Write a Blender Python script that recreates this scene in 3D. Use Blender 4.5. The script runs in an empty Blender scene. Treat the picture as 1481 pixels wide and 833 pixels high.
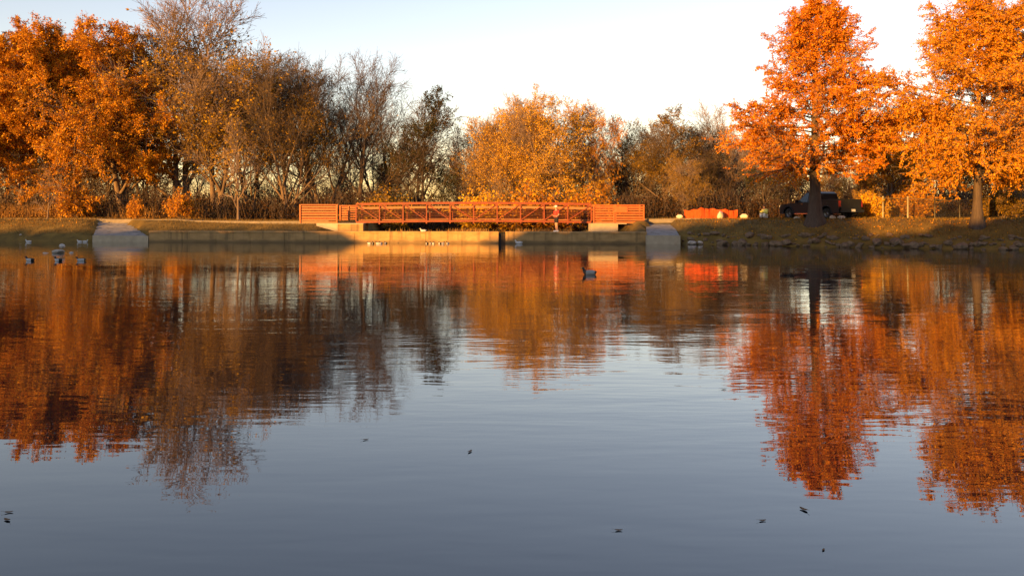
import bpy, bmesh, math, random
import numpy as np
from mathutils import Vector, Matrix, noise as mnoise

R = math.radians
scene = bpy.context.scene
col = scene.collection

# ------------------------------------------------------------------ camera, sky, sun, exposure
F, CX, HY, EYE = 1200.0, 740.5, 314.0, 1.8       # focal length in photo pixels, centre column, horizon row, eye height
cam = bpy.data.objects.new('camera', bpy.data.cameras.new('camera'))
col.objects.link(cam); scene.camera = cam
cam.location = (0, 0, EYE); cam.rotation_euler = (R(90), 0, 0)
cam.data.sensor_width = 36.0; cam.data.lens = 36.0*F/1481.0
cam.data.shift_y = -(416.5-HY)/1481.0
cam.data.clip_start = 0.1; cam.data.clip_end = 6000

SUN_EL, SUN_AZ = 5.0, 35.0                        # sun low behind the camera, to its left
w = bpy.data.worlds.new("World"); scene.world = w; w.use_nodes = True
nt = w.node_tree; nt.nodes.clear()
sky = nt.nodes.new('ShaderNodeTexSky'); sky.sky_type = 'NISHITA'; sky.sun_disc = False
sky.sun_elevation = R(SUN_EL); sky.sun_rotation = R(180+SUN_AZ)
sky.air_density = 1.0; sky.dust_density = 0.1; sky.ozone_density = 0.7; sky.altitude = 100
bg = nt.nodes.new('ShaderNodeBackground'); bg.inputs[1].default_value = 0.15
wo = nt.nodes.new('ShaderNodeOutputWorld')
tint = nt.nodes.new('ShaderNodeMix'); tint.data_type = 'RGBA'; tint.blend_type = 'MULTIPLY'; tint.inputs[0].default_value = 1.0
tint.inputs[7].default_value = (.985, .845, .97, 1)   # camera white balance: takes the green out of the clear sky
nt.links.new(sky.outputs[0], tint.inputs[6]); nt.links.new(tint.outputs[2], bg.inputs[0]); nt.links.new(bg.outputs[0], wo.inputs[0])

sl = bpy.data.lights.new('sun', 'SUN'); sl.energy = 5.0; sl.angle = R(0.5); sl.color = (1.0, 0.48, 0.10)
sun = bpy.data.objects.new('sun', sl); col.objects.link(sun)
travel = Vector((math.sin(R(SUN_AZ))*math.cos(R(SUN_EL)), math.cos(R(SUN_AZ))*math.cos(R(SUN_EL)), -math.sin(R(SUN_EL))))
sun.rotation_euler = travel.to_track_quat('-Z', 'Y').to_euler(); sun.location = (-60, -80, 40)
vs = scene.view_settings
vs.view_transform = 'Standard'; vs.look = 'None'; vs.exposure = 1.45; vs.gamma = 1.0; vs.use_curve_mapping = False
scene.cycles.max_bounces = 6; scene.cycles.transparent_max_bounces = 8
scene.cycles.caustics_reflective = False; scene.cycles.caustics_refractive = False

def W(px, py, d):                                 # photo pixel at depth d -> metres
    return Vector(((px-CX)/F*d, d, EYE-(py-HY)/F*d))
def X(px, d): return (px-CX)/F*d
def Z(py, d): return EYE-(py-HY)/F*d

# ------------------------------------------------------------------ materials
def mat(name, c, c2=None, scale=3.0, rough=0.8, bump=0.0, bscale=20.0, metal=0.0, detail=5.0, spec=0.3, stretch=(1,1,1), trans=0.0,
        island=0.0, c3=None):
    m = bpy.data.materials.new(name); m.use_nodes = True
    n = m.node_tree.nodes; l = m.node_tree.links
    p = n['Principled BSDF']
    p.inputs['Roughness'].default_value = rough; p.inputs['Metallic'].default_value = metal
    p.inputs['Specular IOR Level'].default_value = spec
    p.inputs['Base Color'].default_value = (*c, 1)
    tc = n.new('ShaderNodeTexCoord'); mp = n.new('ShaderNodeMapping'); mp.inputs['Scale'].default_value = stretch
    l.new(tc.outputs['Object'], mp.inputs['Vector'])
    out = None
    if c2 is not None:
        no = n.new('ShaderNodeTexNoise'); no.inputs['Scale'].default_value = scale; no.inputs['Detail'].default_value = detail
        no.inputs['Roughness'].default_value = 0.6
        l.new(mp.outputs[0], no.inputs['Vector'])
        fac = no.outputs['Fac']
        if island > 0:
            g = n.new('ShaderNodeNewGeometry')
            mm = n.new('ShaderNodeMix'); mm.data_type = 'FLOAT'; mm.inputs[0].default_value = island
            l.new(no.outputs['Fac'], mm.inputs[2]); l.new(g.outputs['Random Per Island'], mm.inputs[3]); fac = mm.outputs[0]
        rp = n.new('ShaderNodeValToRGB'); e = rp.color_ramp.elements
        e[0].position = 0.28; e[0].color = (*c, 1); e[1].position = 0.72; e[1].color = (*c2, 1)
        if c3 is not None:
            k = e.new(0.5); k.color = (*c2, 1); e[2].color = (*c3, 1)
        l.new(fac, rp.inputs[0]); l.new(rp.outputs[0], p.inputs['Base Color']); out = rp.outputs[0]
    if bump > 0:
        nb = n.new('ShaderNodeTexNoise'); nb.inputs['Scale'].default_value = bscale; nb.inputs['Detail'].default_value = 4
        l.new(mp.outputs[0], nb.inputs['Vector'])
        b = n.new('ShaderNodeBump'); b.inputs['Strength'].default_value = bump; b.inputs['Distance'].default_value = 0.05
        l.new(nb.outputs['Fac'], b.inputs['Height']); l.new(b.outputs[0], p.inputs['Normal'])
    if trans > 0:
        t = n.new('ShaderNodeBsdfTranslucent'); mx = n.new('ShaderNodeMixShader'); mx.inputs[0].default_value = trans
        if out: l.new(out, t.inputs[0])
        else: t.inputs[0].default_value = (*c, 1)
        l.new(p.outputs[0], mx.inputs[1]); l.new(t.outputs[0], mx.inputs[2])
        l.new(mx.outputs[0], n['Material Output'].inputs[0])
    return m

def leaf(name, a, b, c): return mat(name, a, b, scale=0.45, rough=0.7, spec=0.15, detail=3, trans=0.3, island=0.55, c3=c)

M = {}
M['leaf_orange'] = leaf('leaf_orange', (.32,.115,.006), (.54,.21,.009), (.68,.35,.018))
M['leaf_red']    = leaf('leaf_red', (.40,.115,.004), (.66,.21,.007), (.76,.34,.014))
M['leaf_amber']  = leaf('leaf_amber', (.44,.155,.005), (.64,.26,.01), (.74,.38,.02))
M['leaf_golden'] = leaf('leaf_golden', (.56,.27,.010), (.68,.37,.016), (.78,.48,.03))
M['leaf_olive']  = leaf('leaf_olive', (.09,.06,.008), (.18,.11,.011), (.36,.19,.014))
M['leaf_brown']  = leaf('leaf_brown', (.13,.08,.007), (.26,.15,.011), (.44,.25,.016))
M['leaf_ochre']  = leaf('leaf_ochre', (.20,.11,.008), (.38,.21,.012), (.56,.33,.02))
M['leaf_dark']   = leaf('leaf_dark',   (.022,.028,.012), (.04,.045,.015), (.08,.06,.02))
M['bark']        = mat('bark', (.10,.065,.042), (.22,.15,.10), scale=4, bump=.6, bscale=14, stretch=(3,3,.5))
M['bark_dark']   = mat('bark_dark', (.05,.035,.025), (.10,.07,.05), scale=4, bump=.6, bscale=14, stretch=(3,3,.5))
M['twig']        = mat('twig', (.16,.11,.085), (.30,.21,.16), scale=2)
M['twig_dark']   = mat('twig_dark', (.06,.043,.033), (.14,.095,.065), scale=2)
M['grass_ground']= mat('grass_ground', (.075,.05,.012), (.15,.095,.02), scale=1.1, rough=.95, bump=.5, bscale=9, c3=(.22,.14,.03), detail=9)
M['grass']       = mat('grass', (.09,.06,.013), (.16,.10,.02), scale=.8, rough=.8, trans=.25, island=.6, c3=(.24,.15,.04))
M['dry_grass']   = mat('dry_grass', (.34,.18,.05), (.50,.28,.08), scale=.8, rough=.8, trans=.3, island=.6)
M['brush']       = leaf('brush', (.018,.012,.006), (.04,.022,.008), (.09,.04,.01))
M['path']        = mat('path', (.15,.125,.09), (.23,.19,.14), scale=2, rough=.9, bump=.2, bscale=30)
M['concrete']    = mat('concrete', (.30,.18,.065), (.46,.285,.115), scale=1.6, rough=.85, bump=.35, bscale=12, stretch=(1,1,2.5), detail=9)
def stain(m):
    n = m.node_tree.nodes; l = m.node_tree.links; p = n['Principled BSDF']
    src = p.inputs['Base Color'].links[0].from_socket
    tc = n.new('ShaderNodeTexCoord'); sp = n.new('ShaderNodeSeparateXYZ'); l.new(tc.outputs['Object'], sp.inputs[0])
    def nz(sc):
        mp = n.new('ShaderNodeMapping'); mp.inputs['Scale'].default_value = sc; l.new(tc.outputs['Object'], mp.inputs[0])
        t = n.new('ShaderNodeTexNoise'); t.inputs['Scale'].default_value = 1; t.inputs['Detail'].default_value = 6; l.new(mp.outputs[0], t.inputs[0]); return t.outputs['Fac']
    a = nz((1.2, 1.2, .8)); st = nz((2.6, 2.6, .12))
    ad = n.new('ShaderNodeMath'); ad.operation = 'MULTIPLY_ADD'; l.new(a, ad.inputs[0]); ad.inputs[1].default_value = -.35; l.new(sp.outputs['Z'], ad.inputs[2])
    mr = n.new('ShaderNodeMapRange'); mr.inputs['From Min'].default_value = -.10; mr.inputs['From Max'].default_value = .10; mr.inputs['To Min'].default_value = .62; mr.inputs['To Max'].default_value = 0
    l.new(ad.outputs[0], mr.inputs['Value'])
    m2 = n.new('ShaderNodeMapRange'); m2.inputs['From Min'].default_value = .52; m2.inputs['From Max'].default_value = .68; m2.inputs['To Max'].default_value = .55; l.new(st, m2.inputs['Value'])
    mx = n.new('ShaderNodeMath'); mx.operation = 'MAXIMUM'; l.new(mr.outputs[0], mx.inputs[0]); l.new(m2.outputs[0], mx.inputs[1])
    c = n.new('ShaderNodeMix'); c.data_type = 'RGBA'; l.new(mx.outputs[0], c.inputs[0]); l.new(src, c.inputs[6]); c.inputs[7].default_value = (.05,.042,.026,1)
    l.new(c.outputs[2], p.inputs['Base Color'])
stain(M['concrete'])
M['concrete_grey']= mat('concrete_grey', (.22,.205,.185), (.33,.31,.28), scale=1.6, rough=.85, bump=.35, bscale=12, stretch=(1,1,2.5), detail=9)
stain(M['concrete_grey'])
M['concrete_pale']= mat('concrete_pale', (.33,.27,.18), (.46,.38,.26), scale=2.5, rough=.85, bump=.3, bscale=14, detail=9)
M['rust']        = mat('rust', (.165,.029,.005), (.26,.050,.008), scale=3, rough=.55, bump=.15, bscale=30, spec=.4)
M['rust_rail_lit']   = mat('rust_rail_lit', (.34,.085,.018), (.46,.13,.028), scale=3, rough=.5, bump=.15, bscale=30, spec=.4)  # same steel as the bridge, lightened: sunlight on the railing panels painted into the colour
M['rust_dark']   = mat('rust_dark', (.05,.009,.003), (.09,.016,.004), scale=3, rough=.65, bump=.15, bscale=30)
M['rail_wood']   = mat('rail_wood', (.28,.12,.045), (.38,.17,.07), scale=6, rough=.7, stretch=(.3,4,4))
M['steel_black'] = mat('steel_black', (.012,.010,.009), (.03,.02,.015), scale=4, rough=.5)
M['rock']        = mat('rock', (.09,.06,.036), (.25,.17,.10), scale=2.2, rough=.9, bump=.6, bscale=10, detail=8)
M['rock_pale']   = mat('rock_pale', (.38,.33,.27), (.58,.52,.44), scale=4, rough=.9, bump=.5, bscale=12, detail=8)
M['mesh_orange'] = mat('mesh_orange', (.75,.10,.02), (.85,.15,.03), scale=5, rough=.5, trans=.3)
M['galvanised']  = mat('galvanised', (.34,.31,.25), (.44,.40,.32), scale=6, rough=.45, metal=.3)
M['wire']        = mat('wire', (.10,.09,.075), (.16,.145,.12), scale=6, rough=.5, metal=.3)
M['paint_dark']  = mat('paint_dark', (.010,.010,.012), (.015,.015,.017), scale=2, rough=.38, spec=.35)
M['tyre']        = mat('tyre', (.012,.012,.012), (.022,.021,.02), scale=20, rough=.85)
M['rim_grey']    = mat('rim_grey', (.08,.08,.085), (.12,.12,.125), scale=4, rough=.35, metal=.8)
M['chrome']      = mat('chrome', (.55,.55,.56), (.65,.65,.66), scale=4, rough=.2, metal=1)
M['glass']       = mat('glass', (.02,.025,.03), (.03,.035,.04), scale=1, rough=.05, spec=.8)
M['lamp_red']    = mat('lamp_red', (.20,.012,.01), (.28,.02,.015), scale=20, rough=.15, spec=.6)
M['plate_white'] = mat('plate_white', (.7,.7,.68), (.78,.78,.76), scale=20, rough=.4)
M['skin']        = mat('skin', (.42,.22,.14), (.50,.28,.19), scale=9, rough=.55)
M['shirt_red']   = mat('shirt_red', (.55,.035,.03), (.68,.06,.045), scale=9, rough=.85, bump=.3, bscale=12)
M['cloth_black'] = mat('cloth_black', (.012,.012,.02), (.025,.024,.032), scale=9, rough=.9, bump=.3, bscale=12)
M['hi_vis']      = mat('hi_vis', (.72,.66,.10), (.85,.80,.22), scale=9, rough=.7, bump=.3, bscale=12)
M['white_cloth'] = mat('white_cloth', (.70,.68,.63), (.80,.78,.74), scale=9, rough=.85)
M['hair']        = mat('hair', (.02,.014,.01), (.05,.03,.02), scale=30, rough=.6)
M['sack']        = mat('sack', (.50,.42,.30), (.68,.60,.46), scale=7, rough=.9, bump=.5, bscale=14)
M['feather_grey']= mat('feather_grey', (.30,.265,.22), (.44,.39,.33), scale=14, rough=.8, stretch=(1,3,3))
M['feather_white']= mat('feather_white', (.46,.44,.41), (.58,.56,.53), scale=14, rough=.8)
M['feather_dark']= mat('feather_dark', (.010,.012,.010), (.025,.022,.018), scale=14, rough=.6)
M['feather_brown']= mat('feather_brown', (.08,.045,.025), (.15,.09,.05), scale=14, rough=.8)
M['bill']        = mat('bill', (.45,.30,.05), (.55,.38,.08), scale=14, rough=.5)
M['leaf_float']  = mat('leaf_float', (.09,.04,.015), (.26,.12,.03), scale=14, rough=.7)

def water_mat():
    m = bpy.data.materials.new('pond_water'); m.use_nodes = True
    n = m.node_tree.nodes; l = m.node_tree.links; p = n['Principled BSDF']
    p.inputs['Base Color'].default_value = (.008,.011,.014,1); p.inputs['Roughness'].default_value = .006
    p.inputs['IOR'].default_value = 1.8
    tc = n.new('ShaderNodeTexCoord')
    def nz(sc, scale, detail, dist):
        mp = n.new('ShaderNodeMapping'); mp.inputs['Scale'].default_value = sc
        mp.inputs['Rotation'].default_value = (0, 0, R(6))
        l.new(tc.outputs['Object'], mp.inputs[0])
        t = n.new('ShaderNodeTexNoise'); t.inputs['Scale'].default_value = scale; t.inputs['Detail'].default_value = detail
        t.inputs['Distortion'].default_value = dist
        l.new(mp.outputs[0], t.inputs['Vector']); return t.outputs['Fac']
    a = nz((.45, 1.6, 1), 1.0, 2.0, .3)
    b = nz((1.9, 6.5, 1), 1.0, 1.5, .2)
    patch = nz((.05, .16, 1), 1.0, 2.0, .5)
    mr = n.new('ShaderNodeMapRange'); mr.inputs['From Min'].default_value = .38; mr.inputs['From Max'].default_value = .62
    mr.inputs['To Min'].default_value = .25; mr.inputs['To Max'].default_value = 1.0
    l.new(patch, mr.inputs['Value'])
    m1 = n.new('ShaderNodeMath'); m1.operation = 'MULTIPLY'; l.new(b, m1.inputs[0]); m1.inputs[1].default_value = .40
    ad = n.new('ShaderNodeMath'); ad.operation = 'ADD'; l.new(a, ad.inputs[0]); l.new(m1.outputs[0], ad.inputs[1])
    mu = n.new('ShaderNodeMath'); mu.operation = 'MULTIPLY'; l.new(ad.outputs[0], mu.inputs[0]); l.new(mr.outputs[0], mu.inputs[1])
    bp = n.new('ShaderNodeBump'); bp.inputs['Strength'].default_value = 1.0; bp.inputs['Distance'].default_value = .0105
    sp = n.new('ShaderNodeSeparateXYZ'); l.new(tc.outputs['Object'], sp.inputs[0])   # the sheltered near shore is calmer
    sh = n.new('ShaderNodeMapRange'); sh.inputs['From Min'].default_value = 5; sh.inputs['From Max'].default_value = 15; sh.inputs['To Min'].default_value = .3
    l.new(sp.outputs['Y'], sh.inputs['Value'])
    m2 = n.new('ShaderNodeMath'); m2.operation = 'MULTIPLY'; l.new(mu.outputs[0], m2.inputs[0]); l.new(sh.outputs[0], m2.inputs[1])
    l.new(m2.outputs[0], bp.inputs['Height']); l.new(bp.outputs[0], p.inputs['Normal'])
    return m
M['water'] = water_mat()

# ------------------------------------------------------------------ mesh helpers
class MB:
    def __init__(s): s.v = []; s.f = []; s.n = 0
    def add(s, v, f, mi=0, smooth=False):
        v = np.asarray(v, float).reshape(-1, 3); f = np.asarray(f, int)
        s.v.append(v); s.f.append((f+s.n, mi, smooth)); s.n += len(v)
    def box(s, c, size, rz=0.0, mi=0, ry=0.0, rx=0.0):
        x, y, z = [a/2 for a in size]
        v = np.array([(-x,-y,-z),(x,-y,-z),(x,y,-z),(-x,y,-z),(-x,-y,z),(x,-y,z),(x,y,z),(-x,y,z)])
        m = np.array((Matrix.Rotation(rz,3,'Z')@Matrix.Rotation(ry,3,'Y')@Matrix.Rotation(rx,3,'X')))
        s.add(v@m.T+np.array(c), [(0,3,2,1),(4,5,6,7),(0,1,5,4),(1,2,6,5),(2,3,7,6),(3,0,4,7)], mi)
    def bar(s, a, b, w, h, mi=0):                  # square bar from a to b, w sideways, h upwards
        a, b = Vector(a), Vector(b); d = (b-a).normalized()
        up = Vector((0,0,1)) if abs(d.z) < .95 else Vector((0,1,0))
        r = d.cross(up).normalized(); u = r.cross(d)
        v = [p+r*sx*w/2+u*sy*h/2 for p in (a, b) for sx, sy in ((-1,-1),(1,-1),(1,1),(-1,1))]
        s.add([tuple(q) for q in v], [(0,1,2,3),(7,6,5,4),(0,4,5,1),(1,5,6,2),(2,6,7,3),(3,7,4,0)], mi)
    def prism(s, poly, y0, y1, fr=None, mi=0):     # polygon in x,z extruded along y
        n = len(poly)
        v = [(x, y0, z) for x, z in poly]+[(x, y1, z) for x, z in poly]
        s.add(v, [(i, (i+1)%n, n+(i+1)%n, n+i) for i in range(n)], mi)
        s.f.append((np.array([[i+s.n-2*n for i in range(n)]]), mi, False))
        s.f.append((np.array([[i+s.n-n for i in reversed(range(n))]]), mi, False))
    def hexa(s, b, t, mi=0):                       # bottom four corners, top four corners
        s.add(list(map(tuple, b))+list(map(tuple, t)), [(0,3,2,1),(4,5,6,7),(0,1,5,4),(1,2,6,5),(2,3,7,6),(3,0,4,7)], mi)
    def tube(s, pts, rad, k=8, mi=0, cap=True):
        pts = np.array(pts, float)[None]; rad = np.array(rad, float)[None]
        s.tubes(pts, rad, k, mi)
        if cap:
            n = pts.shape[1]
            s.f.append((np.array([[s.n-n*k+i for i in range(k)]]), mi, False)); s.f.append((np.array([[s.n-k+i for i in reversed(range(k))]]), mi, False))
    def tubes(s, P, Rd, k, mi=0):                  # P (B,S,3), Rd (B,S)
        B, S, _ = P.shape
        T = np.gradient(P, axis=1); T /= np.linalg.norm(T, axis=2, keepdims=True)+1e-9
        ref = np.where(np.abs(T[:, :1, 2:3]) < .9, np.array([0,0,1.]), np.array([1.,0,0]))
        U = np.cross(T, ref); U /= np.linalg.norm(U, axis=2, keepdims=True)+1e-9
        V = np.cross(T, U)
        a = np.arange(k)*2*math.pi/k
        ring = P[:, :, None]+Rd[:, :, None, None]*(np.cos(a)[None,None,:,None]*U[:, :, None]+np.sin(a)[None,None,:,None]*V[:, :, None])
        idx = np.arange(B*S*k).reshape(B, S, k)
        q = np.stack([idx[:, :-1], np.roll(idx, -1, 2)[:, :-1], np.roll(idx, -1, 2)[:, 1:], idx[:, 1:]], -1).reshape(-1, 4)
        s.add(ring.reshape(-1, 3), q, mi, True)
    def lathe(s, prof, k=24, M4=None, mi=0, smooth=True):   # profile of (r, h) round the z axis, moved by M4
        v = [(r*math.cos(2*math.pi*j/k), r*math.sin(2*math.pi*j/k), h) for r, h in prof for j in range(k)]
        if M4 is not None: v = [tuple(M4@Vector(q)) for q in v]
        f = [(i*k+j, i*k+(j+1)%k, (i+1)*k+(j+1)%k, (i+1)*k+j) for i in range(len(prof)-1) for j in range(k)]
        s.add(v, f, mi, smooth)
    def mesh(s, name, mats):
        me = bpy.data.meshes.new(name)
        V = np.concatenate(s.v)
        me.vertices.add(len(V)); me.vertices.foreach_set('co', V.astype(np.float32).ravel())
        loops = np.concatenate([f.ravel() for f, _, _ in s.f])
        tot = np.concatenate([np.full(len(f), f.shape[1]) for f, _, _ in s.f])
        mi = np.concatenate([np.full(len(f), m) for f, m, _ in s.f])
        sm = np.concatenate([np.full(len(f), q) for f, _, q in s.f])
        me.loops.add(len(loops)); me.loops.foreach_set('vertex_index', loops.astype(np.int32))
        me.polygons.add(len(tot))
        me.polygons.foreach_set('loop_start', (np.cumsum(tot)-tot).astype(np.int32))
        me.polygons.foreach_set('material_index', mi.astype(np.int32))
        me.polygons.foreach_set('use_smooth', sm.astype(bool))
        for m in mats: me.materials.append(m)
        me.update(calc_edges=True); me.validate()
        return me
    def build(s, name, mats, parent=None):
        if not isinstance(mats, (list, tuple)): mats = [mats]
        o = bpy.data.objects.new(name, s.mesh(name, mats)); col.objects.link(o)
        if parent: o.parent = parent
        return o

def tag(o, label=None, cat=None, group=None, kind=None):
    if label: o['label'] = label
    if cat: o['category'] = cat
    if group: o['group'] = group
    if kind: o['kind'] = kind
    return o
def empty(name, loc, label, cat, group=None, rz=0.0):
    o = bpy.data.objects.new(name, None); col.objects.link(o)
    o.location = loc; o.rotation_euler = (0, 0, rz)
    return tag(o, label, cat, group)
def copy_tree(o, parent=None):
    c = o.copy(); col.objects.link(c); c.parent = parent
    for ch in list(o.children): copy_tree(ch, c)
    return c
def skin(name, verts, edges, rad, mats, parent=None, sub=2, paint=None, root=0):
    me = bpy.data.meshes.new(name); me.from_pydata(verts, edges, []); o = bpy.data.objects.new(name, me); col.objects.link(o)
    sk = o.modifiers.new('skin', 'SKIN'); su = o.modifiers.new('sub', 'SUBSURF'); su.levels = sub; su.render_levels = sub
    bm = bmesh.new(); bm.from_mesh(me); lay = bm.verts.layers.skin.verify(); bm.verts.ensure_lookup_table()
    for i, r in enumerate(rad):
        r = r if isinstance(r, tuple) else (r, r)
        bm.verts[i][lay].radius = r; bm.verts[i][lay].use_root = (i == root)
    bm.to_mesh(me); bm.free()
    dg = bpy.context.evaluated_depsgraph_get(); dg.update()
    m2 = bpy.data.meshes.new_from_object(o.evaluated_get(dg)); m2.name = name
    bpy.data.objects.remove(o); 
    o = bpy.data.objects.new(name, m2); col.objects.link(o)
    m2.materials.clear()
    for m in mats: m2.materials.append(m)
    for p in m2.polygons:
        p.use_smooth = True
        if paint: p.material_index = paint(p.center)
    if parent: o.parent = parent
    return o

# ------------------------------------------------------------------ ground
def sstep(t): t = np.clip(t, 0, 1); return t*t*(3-2*t)
EX = [-60, -45, -38, -30.4, 11.3, 20, 28, 36, 50]
EY = [66, 63.5, 62, 60.3, 55.4, 49.0, 45.0, 40.5, 34]
def edge(x): return np.interp(x, EX, EY)
def wob(x, y, a, ph=0.0):
    return (np.sin(x*a+1.3+ph)+np.sin(y*a*1.13+.7-ph)+np.sin((x+y)*a*.71+2.1)+np.sin((x-1.7*y)*a*.53+ph*2))/4
# crest heights of an unseen ridge added behind the camera, shaped to shade the far bank
RX = [-130, -92, -68, -64, -61.5, -60, -58, -52.5, -50, -47.5, -42, -39.5, -32.6, -30.8, -28, -25, -22, -18, -14, -10, 0, 60]
RH = [8.5,  8.5, 8.4, 8.3, 7.6, 6.3, 5.8, 5.8, 7.4, 8.15,  8.0,  8.2,  8.3, 11.2, 11.4, 8.0, 6.8, 7.3, 8.1, 8.5, 8.4, 8.0]
def ridge(x): return np.interp(x, RX, RH)+.22*np.sin(x*1.7)+.16*np.sin(x*3.1+1)+.10*np.sin(x*5.3+2)
def ground(x, y):
    x = np.asarray(x, float); y = np.asarray(y, float)
    ye = edge(x)
    s = np.maximum(np.maximum(y-ye, -56-x), np.maximum(x-47, 1.0-y))
    t = np.clip(s/5.0, 0, 1)
    land = 1.62*(1-(1-t)**2)+.10*wob(x, y, .35)*np.clip(s/5, 0, 1)+.04*wob(x, y, 1.3, 1)*np.clip(s/2, 0, 1)
    bed = -1.3*np.clip(-s/2.5, 0, 1)
    h = np.where(s > 0, land, bed)
    dam = (x > -26.4) & (x < 9.2) & (y > 30)     # behind the weir
    sd = y-ye
    dl = .66+.82*sstep((sd-.8)/4.0)+.05*wob(x, y, .5)
    cr = sstep((x+11.6)/.8)*sstep((9.4-x)/6.0)*(1-sstep((y-100)/20))
    low = .68*(1-sstep((sd-.9)/1.5))+.15
    dl = dl*(1-cr)+np.minimum(dl, low)*cr
    edgeb = np.minimum(sstep((x+26.4)/2.5), sstep((9.2-x)/.6))
    hb = dl*edgeb+h*(1-edgeb)
    h = np.where(dam, np.where(sd > .45, hb, -1.3), h)
    v = (y-60.2)/5.8; ins = (v > -.2) & (v < 1) & (x > -30.7-2.2*v) & (x < -26.3-4.5*v)
    h = np.where(ins, np.minimum(h, .35+1.15*np.clip(v, 0, 1)-.22-.9*(v < .08)), h)
    v = (y-55.3)/5.2; ins = (v > -.2) & (v < 1) & (x > 9.0+.75*v) & (x < 11.2+.6*v)
    h = np.where(ins, np.minimum(h, .56+.82*np.clip(v, 0, 1)-.22-.9*(v < .08)), h)
    far = np.clip((y-90)/60, 0, 1); h = h+far*(.8+.8*wob(x, y, .05))
    rd = np.exp(-((y+14)/6.5)**2)*(y < -1)*ridge(x)
    h = np.where(y < 1, np.maximum(h, 0)*np.clip(1-(-y)/20, .2, 1)+rd, h)
    return h
def gz(x, y): return float(ground(np.array([x]), np.array([y]))[0])

gx = np.concatenate([-np.geomspace(2500, 135, 18), np.arange(-130, -46, 1.5), np.arange(-46, 50, .55), np.arange(50, 75, 2.5), np.geomspace(80, 2500, 18)])
gy = np.concatenate([-np.geomspace(2500, 45, 14), np.arange(-40, -22, 3), np.arange(-22, -3, 1.0), np.arange(-3, 38, 1.2), np.arange(38, 72, .4), np.arange(72, 130, 2), np.geomspace(135, 2500, 18)])
GX, GY = np.meshgrid(gx, gy); GZ = ground(GX, GY)
mb = MB(); ny, nx = GX.shape; ii = np.arange(ny*nx).reshape(ny, nx)
mb.add(np.stack([GX, GY, GZ], -1), np.stack([ii[:-1,:-1], ii[:-1,1:], ii[1:,1:], ii[1:,:-1]], -1).reshape(-1, 4), 0, True)
tag(mb.build('ground', M['grass_ground']), kind='structure')

mb = MB(); mb.add([(-75,-2.5,0),(62,-2.5,0),(62,72,0),(-75,72,0)], [(0,1,2,3)])
tag(mb.build('pond_water', M['water']), kind='structure')

def strip(name, pts, width, m, lift=.05):
    mb = MB(); pts = [Vector(p) for p in pts]; fine = []
    for a, b in zip(pts[:-1], pts[1:]):
        k = max(1, int((b-a).length/.5)); fine += [a.lerp(b, i/k) for i in range(k)]
    fine.append(pts[-1]); rows = []
    for i, p in enumerate(fine):
        t = (fine[min(i+1, len(fine)-1)]-fine[max(i-1, 0)]).normalized(); nn = Vector((-t.y, t.x))
        z = max(gz(p.x+nn.x*k*width/2, p.y+nn.y*k*width/2) for k in (-1, -.5, 0, .5, 1))+lift
        for k in (-1, 1):
            q = p+nn*k*width/2; rows += [(q.x, q.y, z), (q.x, q.y, z-.3)]
    f = []
    for i in range(len(fine)-1):
        a = 4*i; b = a+4
        f += [(a, b, b+2, a+2), (a+1, b+1, b, a), (a+2, b+2, b+3, a+3)]
    mb.add(rows, f); return tag(mb.build(name, m), kind='structure')
strip('path', [(-75, 71.5), (-45, 69.2), (-31, 66.2), (-20, 64.0), (-13.5, 63.0)], 2.2, M['path'], .03)
strip('path', [(7.0, 61.6), (10.5, 61.2), (14.5, 60.5), (22, 59.5), (32, 56.5), (50, 50)], 2.2, M['path'], .02)

# ------------------------------------------------------------------ weir and its sloping aprons
def dam_pt(x, off=0.0): return float(edge(np.array([x]))[0])+off
weir = empty('concrete_weir', (-9, dam_pt(-9), 0), 'long low concrete weir wall between pond and creek with a dark sluice slot', 'weir')
def wall(x0, x1, name):
    mb = MB(); n = max(2, int((x1-x0)/2.5)); ox, oy = weir.location.x, weir.location.y
    xs = np.linspace(x0, x1, n+1)
    for a, b in zip(xs[:-1], xs[1:]):
        g = .012
        ya, yb = dam_pt(a), dam_pt(b)
        mb.hexa([(a+g-ox, ya-oy, -1.2), (b-g-ox, yb-oy, -1.2), (b-g-ox, yb+.9-oy, -1.2), (a+g-ox, ya+.9-oy, -1.2)],
                [(a+g-ox, ya+.06-oy, .70), (b-g-ox, yb+.06-oy, .70), (b-g-ox, yb+.9-oy, .70), (a+g-ox, ya+.9-oy, .70)])
        mb.hexa([(a-ox, ya+.10-oy, -1.1), (b-ox, yb+.10-oy, -1.1), (b-ox, yb+.88-oy, -1.1), (a-ox, ya+.88-oy, -1.1)],
                [(a-ox, ya+.10-oy, .69), (b-ox, yb+.10-oy, .69), (b-ox, yb+.88-oy, .69), (a-ox, ya+.88-oy, .69)])
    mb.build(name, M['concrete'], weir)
    mc = MB(); 
    for a, b in zip(xs[:-1], xs[1:]):
        ya, yb = dam_pt(a), dam_pt(b)
        mc.hexa([(a-ox, ya+.0-oy, .702), (b-ox, yb+.0-oy, .702), (b-ox, yb+.95-oy, .702), (a-ox, ya+.95-oy, .702)],
                [(a-ox, ya+.02-oy, .80), (b-ox, yb+.02-oy, .80), (b-ox, yb+.95-oy, .80), (a-ox, ya+.95-oy, .80)])
        
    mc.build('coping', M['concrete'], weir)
xs0, xs1 = X(721, 56.6), X(731, 56.6)
wall(-26.2, xs0, 'wall_segment'); wall(xs1, 9.05, 'wall_segment')
mb = MB(); ox, oy = weir.location.x, weir.location.y; ym = dam_pt((xs0+xs1)/2)
mb.box(((xs0+xs1)/2-ox, ym+.42-oy, -.1), (xs1-xs0-.01, .08, 1.5))
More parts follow.
